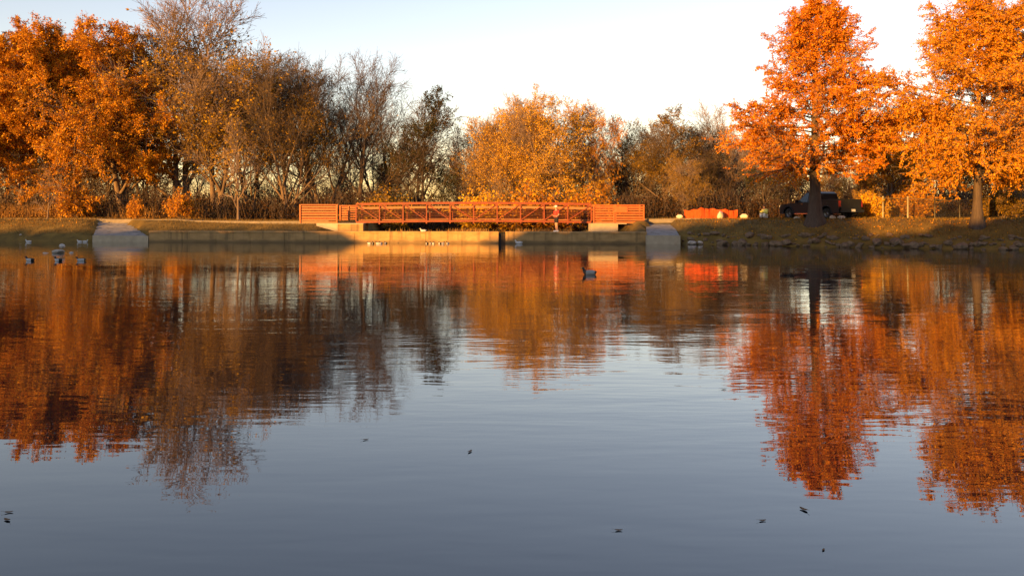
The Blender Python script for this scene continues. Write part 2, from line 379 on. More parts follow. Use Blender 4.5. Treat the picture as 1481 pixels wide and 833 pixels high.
mb.box(((xs0+xs1)/2-ox, ym+.36-oy, .2), (.05, .05, .9)); mb.box(((xs0+xs1)/2-ox, ym+.36-oy, .3), (xs1-xs0-.02, .05, .05))
mb.build('sluice_gate', M['steel_black'], weir)

def apron(px_poly, label, joints, m):
    # list of (px, py, depth): water edge left, right, then top right, top left
    P = [W(*p) for p in px_poly]; c = P[0].copy(); c.z = 0
    root = empty('concrete_apron', c, label, 'concrete apron')
    mb = MB(); N = 5
    for i in range(N):
        t0, t1 = i/N, (i+1)/N-.006
        a, b = P[0].lerp(P[3], t0), P[1].lerp(P[2], t0); d, e = P[0].lerp(P[3], t1), P[1].lerp(P[2], t1)
        lo = Vector((0, .25, -.6))
        mb.hexa([a-c+lo, b-c+lo, e-c+lo, d-c+lo], [a-c, b-c, e-c, d-c])
    o = mb.build('slab', m, root)
    lip = MB(); a, b = P[0]+Vector((-.04,0,0)), P[1]+Vector((.04,0,0)); h = Vector((0,0,1))*(P[0].z)
    lip.hexa([a-c-h+Vector((0,-.12,-1)), b-c-h+Vector((0,-.12,-1)), b-c-h+Vector((0,.3,-1)), a-c-h+Vector((0,.3,-1))],
             [a-c+Vector((0,-.04,.03)), b-c+Vector((0,-.04,.03)), b-c+Vector((0,.3,.03)), a-c+Vector((0,.3,.03))])
    lip.build('toe_beam', M['concrete_pale'], root)
    return root
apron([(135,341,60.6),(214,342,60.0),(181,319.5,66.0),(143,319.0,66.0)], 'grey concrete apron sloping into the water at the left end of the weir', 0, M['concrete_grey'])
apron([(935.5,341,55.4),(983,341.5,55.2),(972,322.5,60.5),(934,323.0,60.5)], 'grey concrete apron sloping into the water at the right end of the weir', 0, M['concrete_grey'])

# ------------------------------------------------------------------ trees
def rot_off(D, ang, az):                          # directions at angle ang from D, azimuth az
    ref = np.where(np.abs(D[:, 2:3]) < .9, np.array([0,0,1.]), np.array([1.,0,0]))
    U = np.cross(D, ref); U /= np.linalg.norm(U, axis=1, keepdims=True)+1e-9
    V = np.cross(D, U)
    return D*np.cos(ang)[:, None]+np.sin(ang)[:, None]*(np.cos(az)[:, None]*U+np.sin(az)[:, None]*V)
def grow(rng, stems, levels):
    """stems: (pos, dir, length, radius); levels: dict per level. Returns [(P, Rad, level)]."""
    P0 = np.array([s[0] for s in stems], float); D = np.array([s[1] for s in stems], float)
    L = np.array([s[2] for s in stems], float); Rr = np.array([s[3] for s in stems], float)
    out = []
    for lv, q in enumerate(levels):
        S = q['seg']; B = len(P0); pts = [P0]; dirs = [D/np.linalg.norm(D, axis=1, keepdims=True)]
        for i in range(S):
            d = dirs[-1]+rng.normal(0, q['wig'], (B, 3)); d[:, 2] += q.get('up', 0)
            d /= np.linalg.norm(d, axis=1, keepdims=True); dirs.append(d); pts.append(pts[-1]+d*(L/S)[:, None])
        P = np.stack(pts, 1); DD = np.stack(dirs, 1)
        tt = np.linspace(0, 1, S+1)
        Rad = Rr[:, None]*(1-(1-q.get('tip', .25))*tt[None])
        if 'flare' in q: Rad = Rad*(1+q['flare']*np.exp(-tt*22))[None]
        out.append((P, Rad, lv))
        if lv+1 == len(levels): break
        c = levels[lv+1]; n = c['n']
        t = c['t0']+(1-c['t0'])*((np.arange(n)+.5)/n)[None]+rng.uniform(-.5, .5, (B, n))*(1-c['t0'])/n
        t = np.clip(t, 0, .999); f = t*S; i0 = f.astype(int); fr = f-i0
        bi = np.arange(B)[:, None]
        Pn = P[bi, i0]*(1-fr)[..., None]+P[bi, i0+1]*fr[..., None]
        Dn = DD[bi, i0]
        Rn = Rad[bi, i0]*c.get('rr', .6)
        Ln = L[:, None]*c['ratio']*c['shape'](t)*rng.uniform(1-c.get('lv', .25), 1+c.get('lv', .25), (B, n))
        ang = np.radians(c['ang'](t)+rng.normal(0, c.get('av', 9), (B, n)))
        az = (np.arange(n)*2.39996)[None]+rng.uniform(0, 6.28, (B, 1))+rng.normal(0, .35, (B, n))
        P0 = Pn.reshape(-1, 3); L = Ln.reshape(-1)
        D = rot_off(Dn.reshape(-1, 3), ang.reshape(-1), az.reshape(-1))
        if 'flat' in c: D[:, 2] *= c['flat']; D /= np.linalg.norm(D, axis=1, keepdims=True)
        Rr = np.minimum(Rn.reshape(-1), L*.05+.006)
    return out
def snoise(rng, P, f):
    k = rng.normal(0, 1, (6, 3)); k /= np.linalg.norm(k, axis=1, keepdims=True); ph = rng.uniform(0, 6.28, 6)
    return np.sin(P@(k*f).T+ph).mean(1)*1.6
def leaves(mb, rng, A, size, aspect=.6, mi=0, droop=0.0, D=None):
    n = len(A)
    if D is None: D = rng.normal(0, 1, (n, 3))
    D = D+rng.normal(0, .45, (n, 3)); D[:, 2] -= droop
    D /= np.linalg.norm(D, axis=1, keepdims=True)
    U = np.cross(D, rng.normal(0, 1, (n, 3))); U /= np.linalg.norm(U, axis=1, keepdims=True)+1e-9
    s = size*rng.uniform(.6, 1.35, n)[:, None]
    a = A; b = A+D*s*.5+U*s*aspect*.5; c = A+D*s; d = A+D*s*.5-U*s*aspect*.5
    V = np.stack([a, b, c, d], 1).reshape(-1, 3)
    mb.add(V, np.arange(4*n).reshape(-1, 4), mi)
one = lambda t: np.ones_like(t)
def make_tree(name, seed, H, spec):
    """returns (trunk mesh, crown mesh) with the top at height H"""
    rng = np.random.default_rng(seed)
    br = grow(rng, spec['stems'](rng), spec['levels'])
    top = max(P[..., 2].max() for P, _, _ in br); k = H/top
    tr = MB(); cr = MB()
    for P, Rd, lv in br:
        P = P*k; Rd = Rd*k
        if lv >= spec.get('twig_lv', 2): cr.tubes(P, np.maximum(Rd, spec.get('rmin', .008)), 3, 0)
        else: tr.tubes(P, Rd, 9 if lv == 0 else 6, 0)
        if lv in spec['leaf_lv']:
            n = spec['leaf_lv'][lv]
            B, S, _ = P.shape
            ln = np.linalg.norm(P[:, -1]-P[:, 0], axis=1); bi = rng.choice(B, n, p=ln/ln.sum()); t = rng.uniform(.15, 1, n)*(S-1); i0 = np.minimum(t.astype(int), S-2); fr = (t-i0)[:, None]
            A = P[bi, i0]*(1-fr)+P[bi, i0+1]*fr; Dl = P[bi, i0+1]-P[bi, i0]; Dl /= np.linalg.norm(Dl, axis=1, keepdims=True)+1e-9
            keep = snoise(rng, A, spec.get('gapf', 1.3)) > spec.get('gap', -.35)
            zl = spec.get('zlo', 0)*H
            keep &= A[:, 2] > zl+rng.normal(0, .4, n)
            if 'zhi' in spec: keep &= A[:, 2]/H < spec['zhi']+rng.normal(0, .08, n)
            A = A[keep]+rng.normal(0, spec.get('jit', .08), (keep.sum(), 3)); Dl = Dl[keep]
            leaves(cr, rng, A, spec['size'], spec.get('aspect', .6), 1, spec.get('droop', .2), Dl)
    return tr.mesh(name+'_trunk', [M['bark']]), cr.mesh(name+'_crown', [M['twig'], M['leaf_orange']])

def up(rng, n=1, spread=.0, L=1.0, r=.02, tilt=.0):
    out = []
    for i in range(n):
        a = 2*math.pi*i/n+rng.uniform(0, 1)
        out.append(((spread*math.cos(a), spread*math.sin(a), -.02), (tilt*math.cos(a)*rng.uniform(.5, 1.4), tilt*math.sin(a)*rng.uniform(.5, 1.4), 1), L*rng.uniform(.85, 1.05), r*rng.uniform(.8, 1.15)))
    return out
BROAD = [dict(seg=9, wig=.05, tip=.2, flare=.7),
         dict(n=13, t0=.16, ang=lambda t: 58-26*t, ratio=.56, shape=lambda t: 1.05-.55*t, seg=7, wig=.10, up=.05, rr=.55),
         dict(n=8, t0=.22, ang=lambda t: 48+0*t, ratio=.46, shape=lambda t: 1.1-.5*t, seg=5, wig=.13, up=.04, rr=.6),
         dict(n=7, t0=.15, ang=lambda t: 46+0*t, ratio=.46, shape=one, seg=4, wig=.15, up=.03, rr=.6),
         dict(n=4, t0=.2, ang=lambda t: 40+0*t, ratio=.5, shape=one, seg=2, wig=.15, up=.02, rr=.6)]
FAN = [dict(seg=9, wig=.045, tip=.15, flare=.6),
       dict(n=12, t0=.12, ang=lambda t: 42-18*t, ratio=.66, shape=lambda t: 1.05-.55*t, seg=8, wig=.055, up=.06, rr=.55),
       dict(n=9, t0=.2, ang=lambda t: 34+0*t, ratio=.5, shape=lambda t: 1.1-.5*t, seg=5, wig=.07, up=.05, rr=.6),
       dict(n=9, t0=.12, ang=lambda t: 32+0*t, ratio=.5, shape=one, seg=3, wig=.06, up=.04, rr=.6),
       dict(n=6, t0=.15, ang=lambda t: 30+0*t, ratio=.5, shape=one, seg=2, wig=.06, up=.03, rr=.6)]
FAN2 = FAN[:4]+[dict(FAN[4], n=4)]
CYP = [dict(seg=14, wig=.012, tip=.06, flare=1.1),
       dict(n=98, t0=.235, ang=lambda t: 88-38*t**1.5, ratio=.40, shape=lambda t: (.16+.98*(1-t)**.72)*np.clip(.80+(t-.24)*4, .8, 1), seg=6, wig=.07, up=.03, rr=.30, lv=.32),
       dict(n=13, t0=.12, ang=lambda t: 55-15*t, ratio=.38, shape=lambda t: 1.15-.75*t, seg=4, wig=.11, up=-.01, rr=.5, flat=.6),
       dict(n=6, t0=.1, ang=lambda t: 50+0*t, ratio=.42, shape=one, seg=2, wig=.12, up=-.03, rr=.5)]
CYP2 = [CYP[0], dict(CYP[1], ratio=.44, shape=lambda t: (.20+.95*(1-t)**.48)*np.clip(.80+(t-.24)*4, .8, 1)*np.clip((1.02-t)*9, .3, 1)), CYP[2], CYP[3]]
SH = [dict(seg=5, wig=.12, tip=.3),
      dict(n=7, t0=.15, ang=lambda t: 45+0*t, ratio=.6, shape=one, seg=4, wig=.14, up=.05, rr=.6),
      dict(n=6, t0=.15, ang=lambda t: 45+0*t, ratio=.5, shape=one, seg=3, wig=.15, up=.03, rr=.6),
      dict(n=4, t0=.15, ang=lambda t: 45+0*t, ratio=.5, shape=one, seg=2, wig=.15, up=.0, rr=.6)]
one_stem = lambda r=.022: (lambda rng: up(rng, 1, 0, 1.0, r))
KIND = {
 'dense':  dict(stems=lambda rng: up(rng, 2, .008, .9, .018, .10), levels=BROAD, leaf_lv={3: 46000, 4: 98000}, size=.122, gap=-.6, zlo=.03),
 'dense2': dict(stems=one_stem(.02), levels=BROAD, leaf_lv={3: 42000, 4: 90000}, size=.122, gap=-.5, zlo=.22),
 'sparse': dict(stems=lambda rng: up(rng, 2, .01, .9, .016, .14), levels=BROAD, leaf_lv={3: 14000, 4: 36000}, size=.14, gap=.08, gapf=1.0, zlo=.22),
 'sparse2':dict(stems=lambda rng: up(rng, 3, .012, .9, .013, .2), levels=FAN2, leaf_lv={3: 9000, 4: 24000}, size=.14, gap=.18, gapf=1.0, zlo=.26),
 'bare':   dict(stems=lambda rng: up(rng, 1, 0, .8, .018), levels=FAN2, leaf_lv={4: 1600}, size=.14, gap=.1, zlo=.22, zhi=.7),
 'bare2':  dict(stems=lambda rng: up(rng, 3, .012, .85, .012, .22), levels=FAN2, leaf_lv={4: 2500}, size=.14, gap=.1, zlo=.22, zhi=.6),
 'tall':   dict(stems=lambda rng: up(rng, 2, .008, .85, .015, .07), levels=FAN, leaf_lv={3: 4000, 4: 15000}, size=.16, gap=-.15, zlo=.2, zhi=.74),
 'golden': dict(stems=lambda rng: up(rng, 4, .012, .85, .012, .26), levels=FAN, leaf_lv={3: 18000, 4: 60000}, size=.118, gap=-.2, zlo=.05),
 'golden2':dict(stems=lambda rng: up(rng, 3, .012, .9, .013, .2), levels=BROAD, leaf_lv={3: 18000, 4: 60000}, size=.118, gap=-.25, zlo=.05),
 'cypress':dict(stems=one_stem(.024), levels=CYP, leaf_lv={1: 8000, 2: 100000, 3: 160000}, size=.105, aspect=.5, gap=-.22, gapf=1.25, droop=.35, jit=.05, twig_lv=2),
 'cypress2':dict(stems=one_stem(.024), levels=CYP2, leaf_lv={1: 8000, 2: 100000, 3: 160000}, size=.105, aspect=.5, gap=-.32, gapf=1.1, droop=.45, jit=.05, twig_lv=2),
 'shrub':  dict(stems=lambda rng: up(rng, 9, .12, 1.0, .012, .5), levels=SH, leaf_lv={2: 1500, 3: 5000}, size=.15, gap=-.5, twig_lv=1),
 'sapling':dict(stems=one_stem(.022), levels=BROAD[:4], leaf_lv={3: 900}, size=.14, gap=-.2, zlo=.25),
}
LIB = {}
def lib(kind, seed, H):
    key = (kind, seed)
    if key not in LIB: LIB[key] = make_tree(kind, seed, H, KIND[kind])+(H,)
    return LIB[key]
def tree(kind, seed, px, d, top, wide, leafm, label, name='tree', cat='tree', group=None, rz=None, bark='bark', twig='twig', hbase=15.0, dz=0.0):
    tm, cm, H = lib(kind, seed, hbase)
    x = X(px, d); z0 = gz(x, d)-.08+dz; s = (Z(top, d)-z0)/H
    o = empty(name, (x, d, z0), label, cat, group, rz if rz is not None else (px*.37) % 6.28)
    o.scale = (s*wide, s*wide, s)
    for nm, me in (('trunk', tm), ('crown', cm)):
        c = bpy.data.objects.new(nm, me); col.objects.link(c); c.parent = o
        sl0 = c.material_slots[0]; sl0.link = 'OBJECT'; sl0.material = M[bark] if nm == 'trunk' else M[twig]
        if nm == 'crown':
            c.material_slots[1].link = 'OBJECT'; c.material_slots[1].material = M[leafm]
    return o
GL = 'autumn trees along the left of the far bank'; GM = 'trees behind the footbridge'; GR = 'rust coloured conifers on the right bank'
# left wood
tree('dense2', 11, -45, 70, 28, 1.05, 'leaf_orange', 'big orange leafed tree cut off by the left edge of the photo', group=GL)
tree('dense2', 12, 28, 72, 24, 1.05, 'leaf_orange', 'tall orange tree with bare lit trunk above the tall dry grass at far left', group=GL)
tree('dense', 13, 110, 74, 24, 1.0, 'leaf_orange', 'dense orange tree leafy down to the ground beside the thin leaning sapling', group=GL)
tree('dense', 14, 180, 75, 25, 1.0, 'leaf_orange', 'orange tree with a vine clad base above the left concrete apron', group=GL)
tree('tall', 15, 262, 78, -32, 1.2, 'leaf_ochre', 'tallest tree with bare twiggy top rising over the orange trees', group=GL, rz=3.3)
tree('sparse', 16, 312, 76, 52, 1.05, 'leaf_ochre', 'brown leafed tree just right of the tallest bare topped tree', group=GL)
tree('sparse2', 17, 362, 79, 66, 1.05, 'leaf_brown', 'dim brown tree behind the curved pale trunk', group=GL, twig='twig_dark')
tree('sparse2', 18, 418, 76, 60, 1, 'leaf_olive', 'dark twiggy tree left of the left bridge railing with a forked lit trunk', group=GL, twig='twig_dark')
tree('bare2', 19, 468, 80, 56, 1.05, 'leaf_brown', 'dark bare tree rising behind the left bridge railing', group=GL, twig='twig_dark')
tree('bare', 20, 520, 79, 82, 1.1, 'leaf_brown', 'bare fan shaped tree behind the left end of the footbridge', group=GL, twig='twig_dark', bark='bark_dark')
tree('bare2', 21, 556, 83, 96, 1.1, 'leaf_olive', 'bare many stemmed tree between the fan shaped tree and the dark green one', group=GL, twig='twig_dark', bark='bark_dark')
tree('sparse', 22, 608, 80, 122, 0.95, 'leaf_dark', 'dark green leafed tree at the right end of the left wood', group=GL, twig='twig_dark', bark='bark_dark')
tree('bare', 19, 662, 98, 214, .9, 'leaf_olive', 'small distant bare tree in the gap left of the golden trees', group=GM, twig='twig_dark')
tree('sapling', 31, 69, 66.8, 236, .85, 'leaf_orange', 'thin leaning sapling with pale trunk near the tall dry grass', 'sapling', hbase=6.0)
tree('sapling', 32, 345, 66.6, 170, .6, 'leaf_brown', 'slender curved pale trunked tree at the grass edge left of the bridge', 'sapling', hbase=6.0)
# middle
tree('sparse2', 18, 688, 84, 158, 0.8, 'leaf_olive', 'thin leaning tree with sparse olive tufts at the left edge of the golden trees', group=GM)
tree('golden', 23, 738, 80, 126, 1, 'leaf_golden', 'golden tree behind the middle of the footbridge', group=GM)
tree('golden2', 24, 792, 79, 119, 1.05, 'leaf_golden', 'tallest golden tree behind the jogger side of the footbridge', group=GM)
tree('golden2', 25, 846, 83, 140, 0.72, 'leaf_amber', 'orange brown tree right of the golden pair', group=GM)
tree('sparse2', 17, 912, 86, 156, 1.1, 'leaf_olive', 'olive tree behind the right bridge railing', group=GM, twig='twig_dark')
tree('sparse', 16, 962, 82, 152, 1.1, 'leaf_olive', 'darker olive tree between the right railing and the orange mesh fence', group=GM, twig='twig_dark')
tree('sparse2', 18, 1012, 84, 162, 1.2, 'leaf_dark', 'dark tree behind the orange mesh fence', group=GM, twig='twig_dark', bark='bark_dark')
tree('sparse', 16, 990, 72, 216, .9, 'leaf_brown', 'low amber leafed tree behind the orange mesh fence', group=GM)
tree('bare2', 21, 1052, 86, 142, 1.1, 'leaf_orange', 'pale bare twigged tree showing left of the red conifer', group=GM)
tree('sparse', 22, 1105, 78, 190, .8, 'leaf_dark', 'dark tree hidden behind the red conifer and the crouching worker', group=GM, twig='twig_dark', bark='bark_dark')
# right bank
tree('cypress', 41, 1179, 52.7, -8, 1.12, 'leaf_red', 'red orange conifer with flared trunk in front of the dark pickup', 'cypress_tree', 'tree', GR, hbase=14.0, bark='bark_dark')
tree('cypress2', 42, 1413, 48.1, -32, 1.06, 'leaf_amber', 'amber conifer with thick bare trunk on the right lawn', 'cypress_tree', 'tree', GR, hbase=14.0, bark='bark_dark')
tree('cypress2', 43, 1560, 51.0, -40, 1.0, 'leaf_amber', 'amber conifer mostly outside the right edge of the photo', 'cypress_tree', 'tree', GR, hbase=14.0, bark='bark_dark')
tree('dense', 14, 1285, 68, 150, .85, 'leaf_amber', 'broad orange tree in the gap between the two conifers', group=GM)
tree('dense2', 11, 1360, 72, 140, .8, 'leaf_amber', 'amber round tree behind the left side of the right conifer', group=GM)
tree('golden2', 24, 1470, 66, 150, .8, 'leaf_amber', 'amber tree behind the right side of the right conifer', group=GM)
tree('golden', 23, 1254, 59, 236, .62, 'leaf_golden', 'small golden tree with lit branching limbs right of the pickup', group=GM)
tree('sparse', 22, 1200, 76, 215, .8, 'leaf_brown', 'brown tree behind the dark pickup', group=GM)

# second row, deeper in the wood
rg0 = random.Random(77); GB = 'dim trees deeper in the wood'
BK = [('sparse2',17),('bare2',19),('sparse',16),('bare2',21),('sparse2',18),('sparse',22)]
prev = 'the left edge of the photo'
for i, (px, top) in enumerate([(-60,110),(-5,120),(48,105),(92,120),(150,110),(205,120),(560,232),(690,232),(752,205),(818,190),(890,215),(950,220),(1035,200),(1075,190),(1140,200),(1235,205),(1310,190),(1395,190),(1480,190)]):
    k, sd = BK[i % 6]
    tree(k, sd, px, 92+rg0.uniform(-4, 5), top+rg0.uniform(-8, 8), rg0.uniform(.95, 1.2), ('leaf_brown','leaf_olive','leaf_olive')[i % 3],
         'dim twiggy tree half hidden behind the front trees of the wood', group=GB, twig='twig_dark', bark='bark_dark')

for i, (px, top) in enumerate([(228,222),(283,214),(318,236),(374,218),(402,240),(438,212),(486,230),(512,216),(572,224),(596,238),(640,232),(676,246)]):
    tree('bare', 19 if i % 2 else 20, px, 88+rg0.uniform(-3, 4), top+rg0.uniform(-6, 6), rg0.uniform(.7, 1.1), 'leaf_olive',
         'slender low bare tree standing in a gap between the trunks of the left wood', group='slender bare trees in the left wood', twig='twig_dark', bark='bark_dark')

# shrubs
GS = 'shrubs at the foot of the wood'
for (px, d, top, wd, lm, lab) in [
    (112, 68.5, 262, 1.0, 'leaf_orange', 'orange shrub under the dense orange tree at left'),
    (196, 67.0, 282, .6, 'leaf_amber', 'narrow bright vine clad shrub above the left concrete apron'),
    (262, 67.5, 272, .8, 'leaf_orange', 'orange shrub round the lit double trunk left of the curved sapling'),
    (700, 72, 268, 1.1, 'leaf_golden', 'golden shrub just above the middle of the footbridge rail'),
    (770, 71, 262, 1.3, 'leaf_orange', 'orange shrub behind the right half of the footbridge'),
    (846, 71, 268, 1.2, 'leaf_orange', 'orange shrub behind the right end of the footbridge'),
    (556, 71, 268, 1.2, 'leaf_brown', 'brown shrub behind the left end of the footbridge'),
    (1258, 58, 268, .8, 'leaf_golden', 'golden shrub beside the pickup tailgate'),
    (1318, 60, 262, 1.2, 'leaf_orange', 'orange shrub behind the pale fence posts'),
    (1448, 56, 268, 1.2, 'leaf_olive', 'olive shrub behind the fence at the right edge of the photo'),
    ]:
    tree('shrub', 51, px, d, top, wd, lm, lab, 'shrub', 'shrub', GS, hbase=3.0)

# undergrowth and the wood farther back: masses nobody could count
def thicket(name, rng, n, xr, yr, hfun, size, m, tw):
    mb = MB(); x = rng.uniform(*xr, n); y = rng.uniform(*yr, n); h = hfun(x, y); keep = h > .1
    x, y, h = x[keep], y[keep], h[keep]; g = ground(x, y)
    u = np.minimum(rng.uniform(0, 1, len(x)), rng.uniform(0, 1.5, len(x)))
    A = np.stack([x, y, g+u*h*rng.uniform(.8, 1.1, len(x))], 1)
    leaves(mb, rng, A, size, .7, 1, 0)
    k = len(x)//20; x, y, h, g = x[:k], y[:k], h[:k], g[:k]
    P0 = np.stack([x, y, g-.1], 1); D = rng.normal(0, .25, (k, 3)); D[:, 2] = 1
    T = np.linspace(0, 1, 4)[None, :, None]
    P = P0[:, None]+D[:, None]*(h*1.15)[:, None, None]*T+rng.normal(0, .12, (k, 4, 3))*T
    mb.tubes(P, np.full((k, 4), .016)*np.linspace(1, .4, 4)[None], 3, 0)
    return tag(mb.build(name, [M[tw], M[m]]), kind='stuff')
rng = np.random.default_rng(5)
def creek_gap(x, y): return 1-.85*((x > -11) & (x < 6) & (y < 74))
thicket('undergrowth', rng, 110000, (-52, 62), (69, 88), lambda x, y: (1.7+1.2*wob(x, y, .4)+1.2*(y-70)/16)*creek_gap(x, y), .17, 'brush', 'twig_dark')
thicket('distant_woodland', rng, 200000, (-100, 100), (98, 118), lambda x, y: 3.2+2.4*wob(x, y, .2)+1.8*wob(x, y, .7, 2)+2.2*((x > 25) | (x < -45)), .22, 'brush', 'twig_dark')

def blades(name, rng, x, y, hmin, hmax, wd, m):
    n = len(x); z = ground(x, y)-.01; h = rng.uniform(hmin, hmax, n); a = rng.uniform(0, 6.28, n)
    B = np.stack([x, y, z], 1); S = np.stack([np.cos(a), np.sin(a), 0*a], 1)*wd
    Tt = B+np.stack([rng.normal(0, .3, n)*h, rng.normal(0, .3, n)*h, h], 1)
    mb = MB(); mb.add(np.stack([B-S, B+S, Tt], 1).reshape(-1, 3), np.arange(3*n).reshape(-1, 3)); return tag(mb.build(name, M[m]), kind='stuff')
def scatter(n, xr, sr):
    x = rng.uniform(*xr, n); y = edge(x)+rng.uniform(*sr, n); return x, y
x, y = scatter(60000, (-50, 46), (.9, 9))
ok = ~((x > -30.5) & (x < -27) & (y > 60) & (y < 66.5)) & ~((x > 8.6) & (x < 11.4) & (y < 61)) & ~((x > -11.6) & (x < 5) )
ok &= ~((x > -30) & (x < 11) & (y < edge(x)+1.3))
x, y = x[ok], y[ok]
blades('lawn_grass', rng, x, y, .06, .22, .013, 'grass')
x, y = scatter(9000, (10, 46), (.5, 10)); k = rng.uniform(0, 1, len(x)) < .35+.65*np.exp(-((x-20)/7)**2); x, y = x[k], y[k]
x2 = rng.uniform(-50, -28, 2500); y2 = edge(x2)+rng.uniform(2, 9, 2500); x = np.concatenate([x, x2]); y = np.concatenate([y, y2])
ok = ~((x > -33.5) & (x < -26) & (y > 60) & (y < 66.5)) & ~((x > 8.6) & (x < 12.2) & (y < 61)); x, y = x[ok], y[ok]
mb = MB(); leaves(mb, rng, np.stack([x, y, ground(x, y)+.02], 1), .10, .6, 0, 0, np.stack([rng.normal(0,1,len(x)), rng.normal(0,1,len(x)), rng.normal(0,.25,len(x))], 1))
tag(mb.build('fallen_leaves', [M['leaf_orange']]), kind='stuff')
x = np.concatenate([rng.uniform(-46, -35.5, 5200), rng.uniform(-35.5, -24, 900)]); y = rng.uniform(69.6, 71.5, len(x))
blades('tall_dry_grass', rng, x, y, .5, 1.5, .018, 'dry_grass')
x = np.concatenate([rng.uniform(-4.6, -1.6, 1500), rng.uniform(.2, 4.2, 1500), rng.uniform(-9, 4, 700)]); y = edge(x)+rng.uniform(1.0, 2.6, len(x))
blades('weeds', rng, x, y, .12, .42, .022, 'dry_grass')

# ------------------------------------------------------------------ footbridge
bd = 60.0; bx0, bx1 = X(515, bd), X(855, bd); bl = bx1-bx0; bz = 1.36
bridge = empty('footbridge', (bx0, bd, bz), 'rust orange steel truss footbridge over the creek', 'bridge')
def camber(u): return .09*(1-(2*u-1)**2)
NP = 10; zt = 1.38; xp = [bl*i/NP for i in range(NP+1)]; dep = 2.3
def P(i, z, y): return Vector((xp[i], y, z+camber(i/NP)))
deck = MB()
for i in range(NP): deck.hexa([P(i,.16,.12), P(i+1,.16,.12), P(i+1,.16,dep-.12), P(i,.16,dep-.12)], [P(i,.22,.12), P(i+1,.22,.12), P(i+1,.22,dep-.12), P(i,.22,dep-.12)])
deck.build('deck', M['rail_wood'], bridge)
for y in (0, dep):
    t = MB(); b = MB(); rr = MB(); hr = MB()
    for i in range(NP):
        t.bar(P(i, zt, y), P(i+1, zt, y), .10, .13); b.bar(P(i, .06, y), P(i+1, .06, y), .10, .13)
        yy = y+(.09 if y == 0 else -.09)
        rr.bar(P(i, 1.08, yy), P(i+1, 1.08, yy), .05, .14)
        for zz in (.30, .42, .54, .66, .78, .90): hr.bar(P(i, zz, yy), P(i+1, zz, yy), .03, .045)
    t.build('top_chord', M['rust'], bridge); b.build('bottom_chord', M['rust'], bridge)
    rr.build('rub_rail', M['rail_wood'], bridge); hr.build('safety_rails', M['rust_dark'], bridge)
    for i in range(NP+1):
        q = MB(); q.bar(P(i, .126, y), P(i, zt-.066, y), .085, .085); q.build('post', M['rust'], bridge)
    for i in range(NP):
        q = MB(); a, c = (P(i, zt-.07, y), P(i+1, .13, y)) if i < NP/2 else (P(i, .13, y), P(i+1, zt-.07, y))
        e = (c-a).normalized()*.06; q.bar(a+e, c-e, .055, .055); q.build('diagonal', M['rust'], bridge)
for i in range(NP+1):
    q = MB(); a = P(i, -.06, -.14); c = P(i, -.06, dep+.14); q.bar(a, c, .10, .10); q.build('floor_beam', M['rust'], bridge)

# approach railings on low kerbs
def railing(px0, px1, d, zb, zt, posts, label, kerb=None, plate=None, n=7):
    x0, x1 = X(px0, d), X(px1, d); L = x1-x0; H = zt-zb
    o = empty('approach_railing', (x0, d, zb), label, 'railing', 'slatted railings at the bridge ends')
    for t in posts:
        q = MB(); q.box((L*t, 0, H/2), (.09, .09, H)); q.build('post', M['rust_rail_lit'], o)
    q = MB(); q.box((L/2, 0, H+.035), (L+.10, .10, .06)); q.build('top_rail', M['rust_rail_lit'], o)
    q = MB()
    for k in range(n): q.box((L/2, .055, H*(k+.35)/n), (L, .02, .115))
    q.build('slats', M['rust_rail_lit'], o)
    if kerb:
        q = MB(); q.hexa([(kerb[0],-.12,kerb[2]),(L+.05,-.12,kerb[3]),(L+.05,.2,kerb[3]),(kerb[0],.2,kerb[2])], [(kerb[0],-.12,-.005),(L+.05,-.12,-.005),(L+.05,.2,-.005),(kerb[0],.2,-.005)])
        q.build('kerb', M['concrete_pale'], o)
    if plate:
        q = MB(); q.box((L*plate[0], -.03, H*.78), (L*plate[1], .02, H*.34)); q.build('infill_plate', M['rust_rail_lit'], o)
    return o
railing(434, 488, 59.6, 1.36, Z(297, 59.6), (0, .985), 'lit slatted railing beside the left end of the footbridge', kerb=(1.2, 0, -.2, -.62))
railing(492, 516, 63.5, 1.38, Z(298, 62.6), (0, .5, 1), 'shaded far slatted railing at the left end of the footbridge')
railing(858, 931, 59.6, 1.36, Z(297.5, 59.6), (0.01, .41, 1), 'lit slatted railing with a middle post at the right end of the footbridge', plate=(.545, .27))
railing(856, 925, 62.6, 1.38, Z(298, 62.6), (0, .5, 1), 'far slatted railing seen through the lit one at the right end of the footbridge')

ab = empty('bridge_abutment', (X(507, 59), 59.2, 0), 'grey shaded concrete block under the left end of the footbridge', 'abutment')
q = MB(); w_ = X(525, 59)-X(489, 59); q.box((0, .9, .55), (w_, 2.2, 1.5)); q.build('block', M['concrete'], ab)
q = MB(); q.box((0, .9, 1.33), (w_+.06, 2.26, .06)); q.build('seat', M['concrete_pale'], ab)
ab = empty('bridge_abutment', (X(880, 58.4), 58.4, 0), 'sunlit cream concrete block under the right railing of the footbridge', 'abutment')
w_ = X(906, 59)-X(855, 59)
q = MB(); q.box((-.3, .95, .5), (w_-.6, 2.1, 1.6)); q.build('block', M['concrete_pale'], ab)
q = MB(); q.box((0, .9, 1.33), (w_, 2.2, .055)); q.build('seat', M['concrete_pale'], ab)

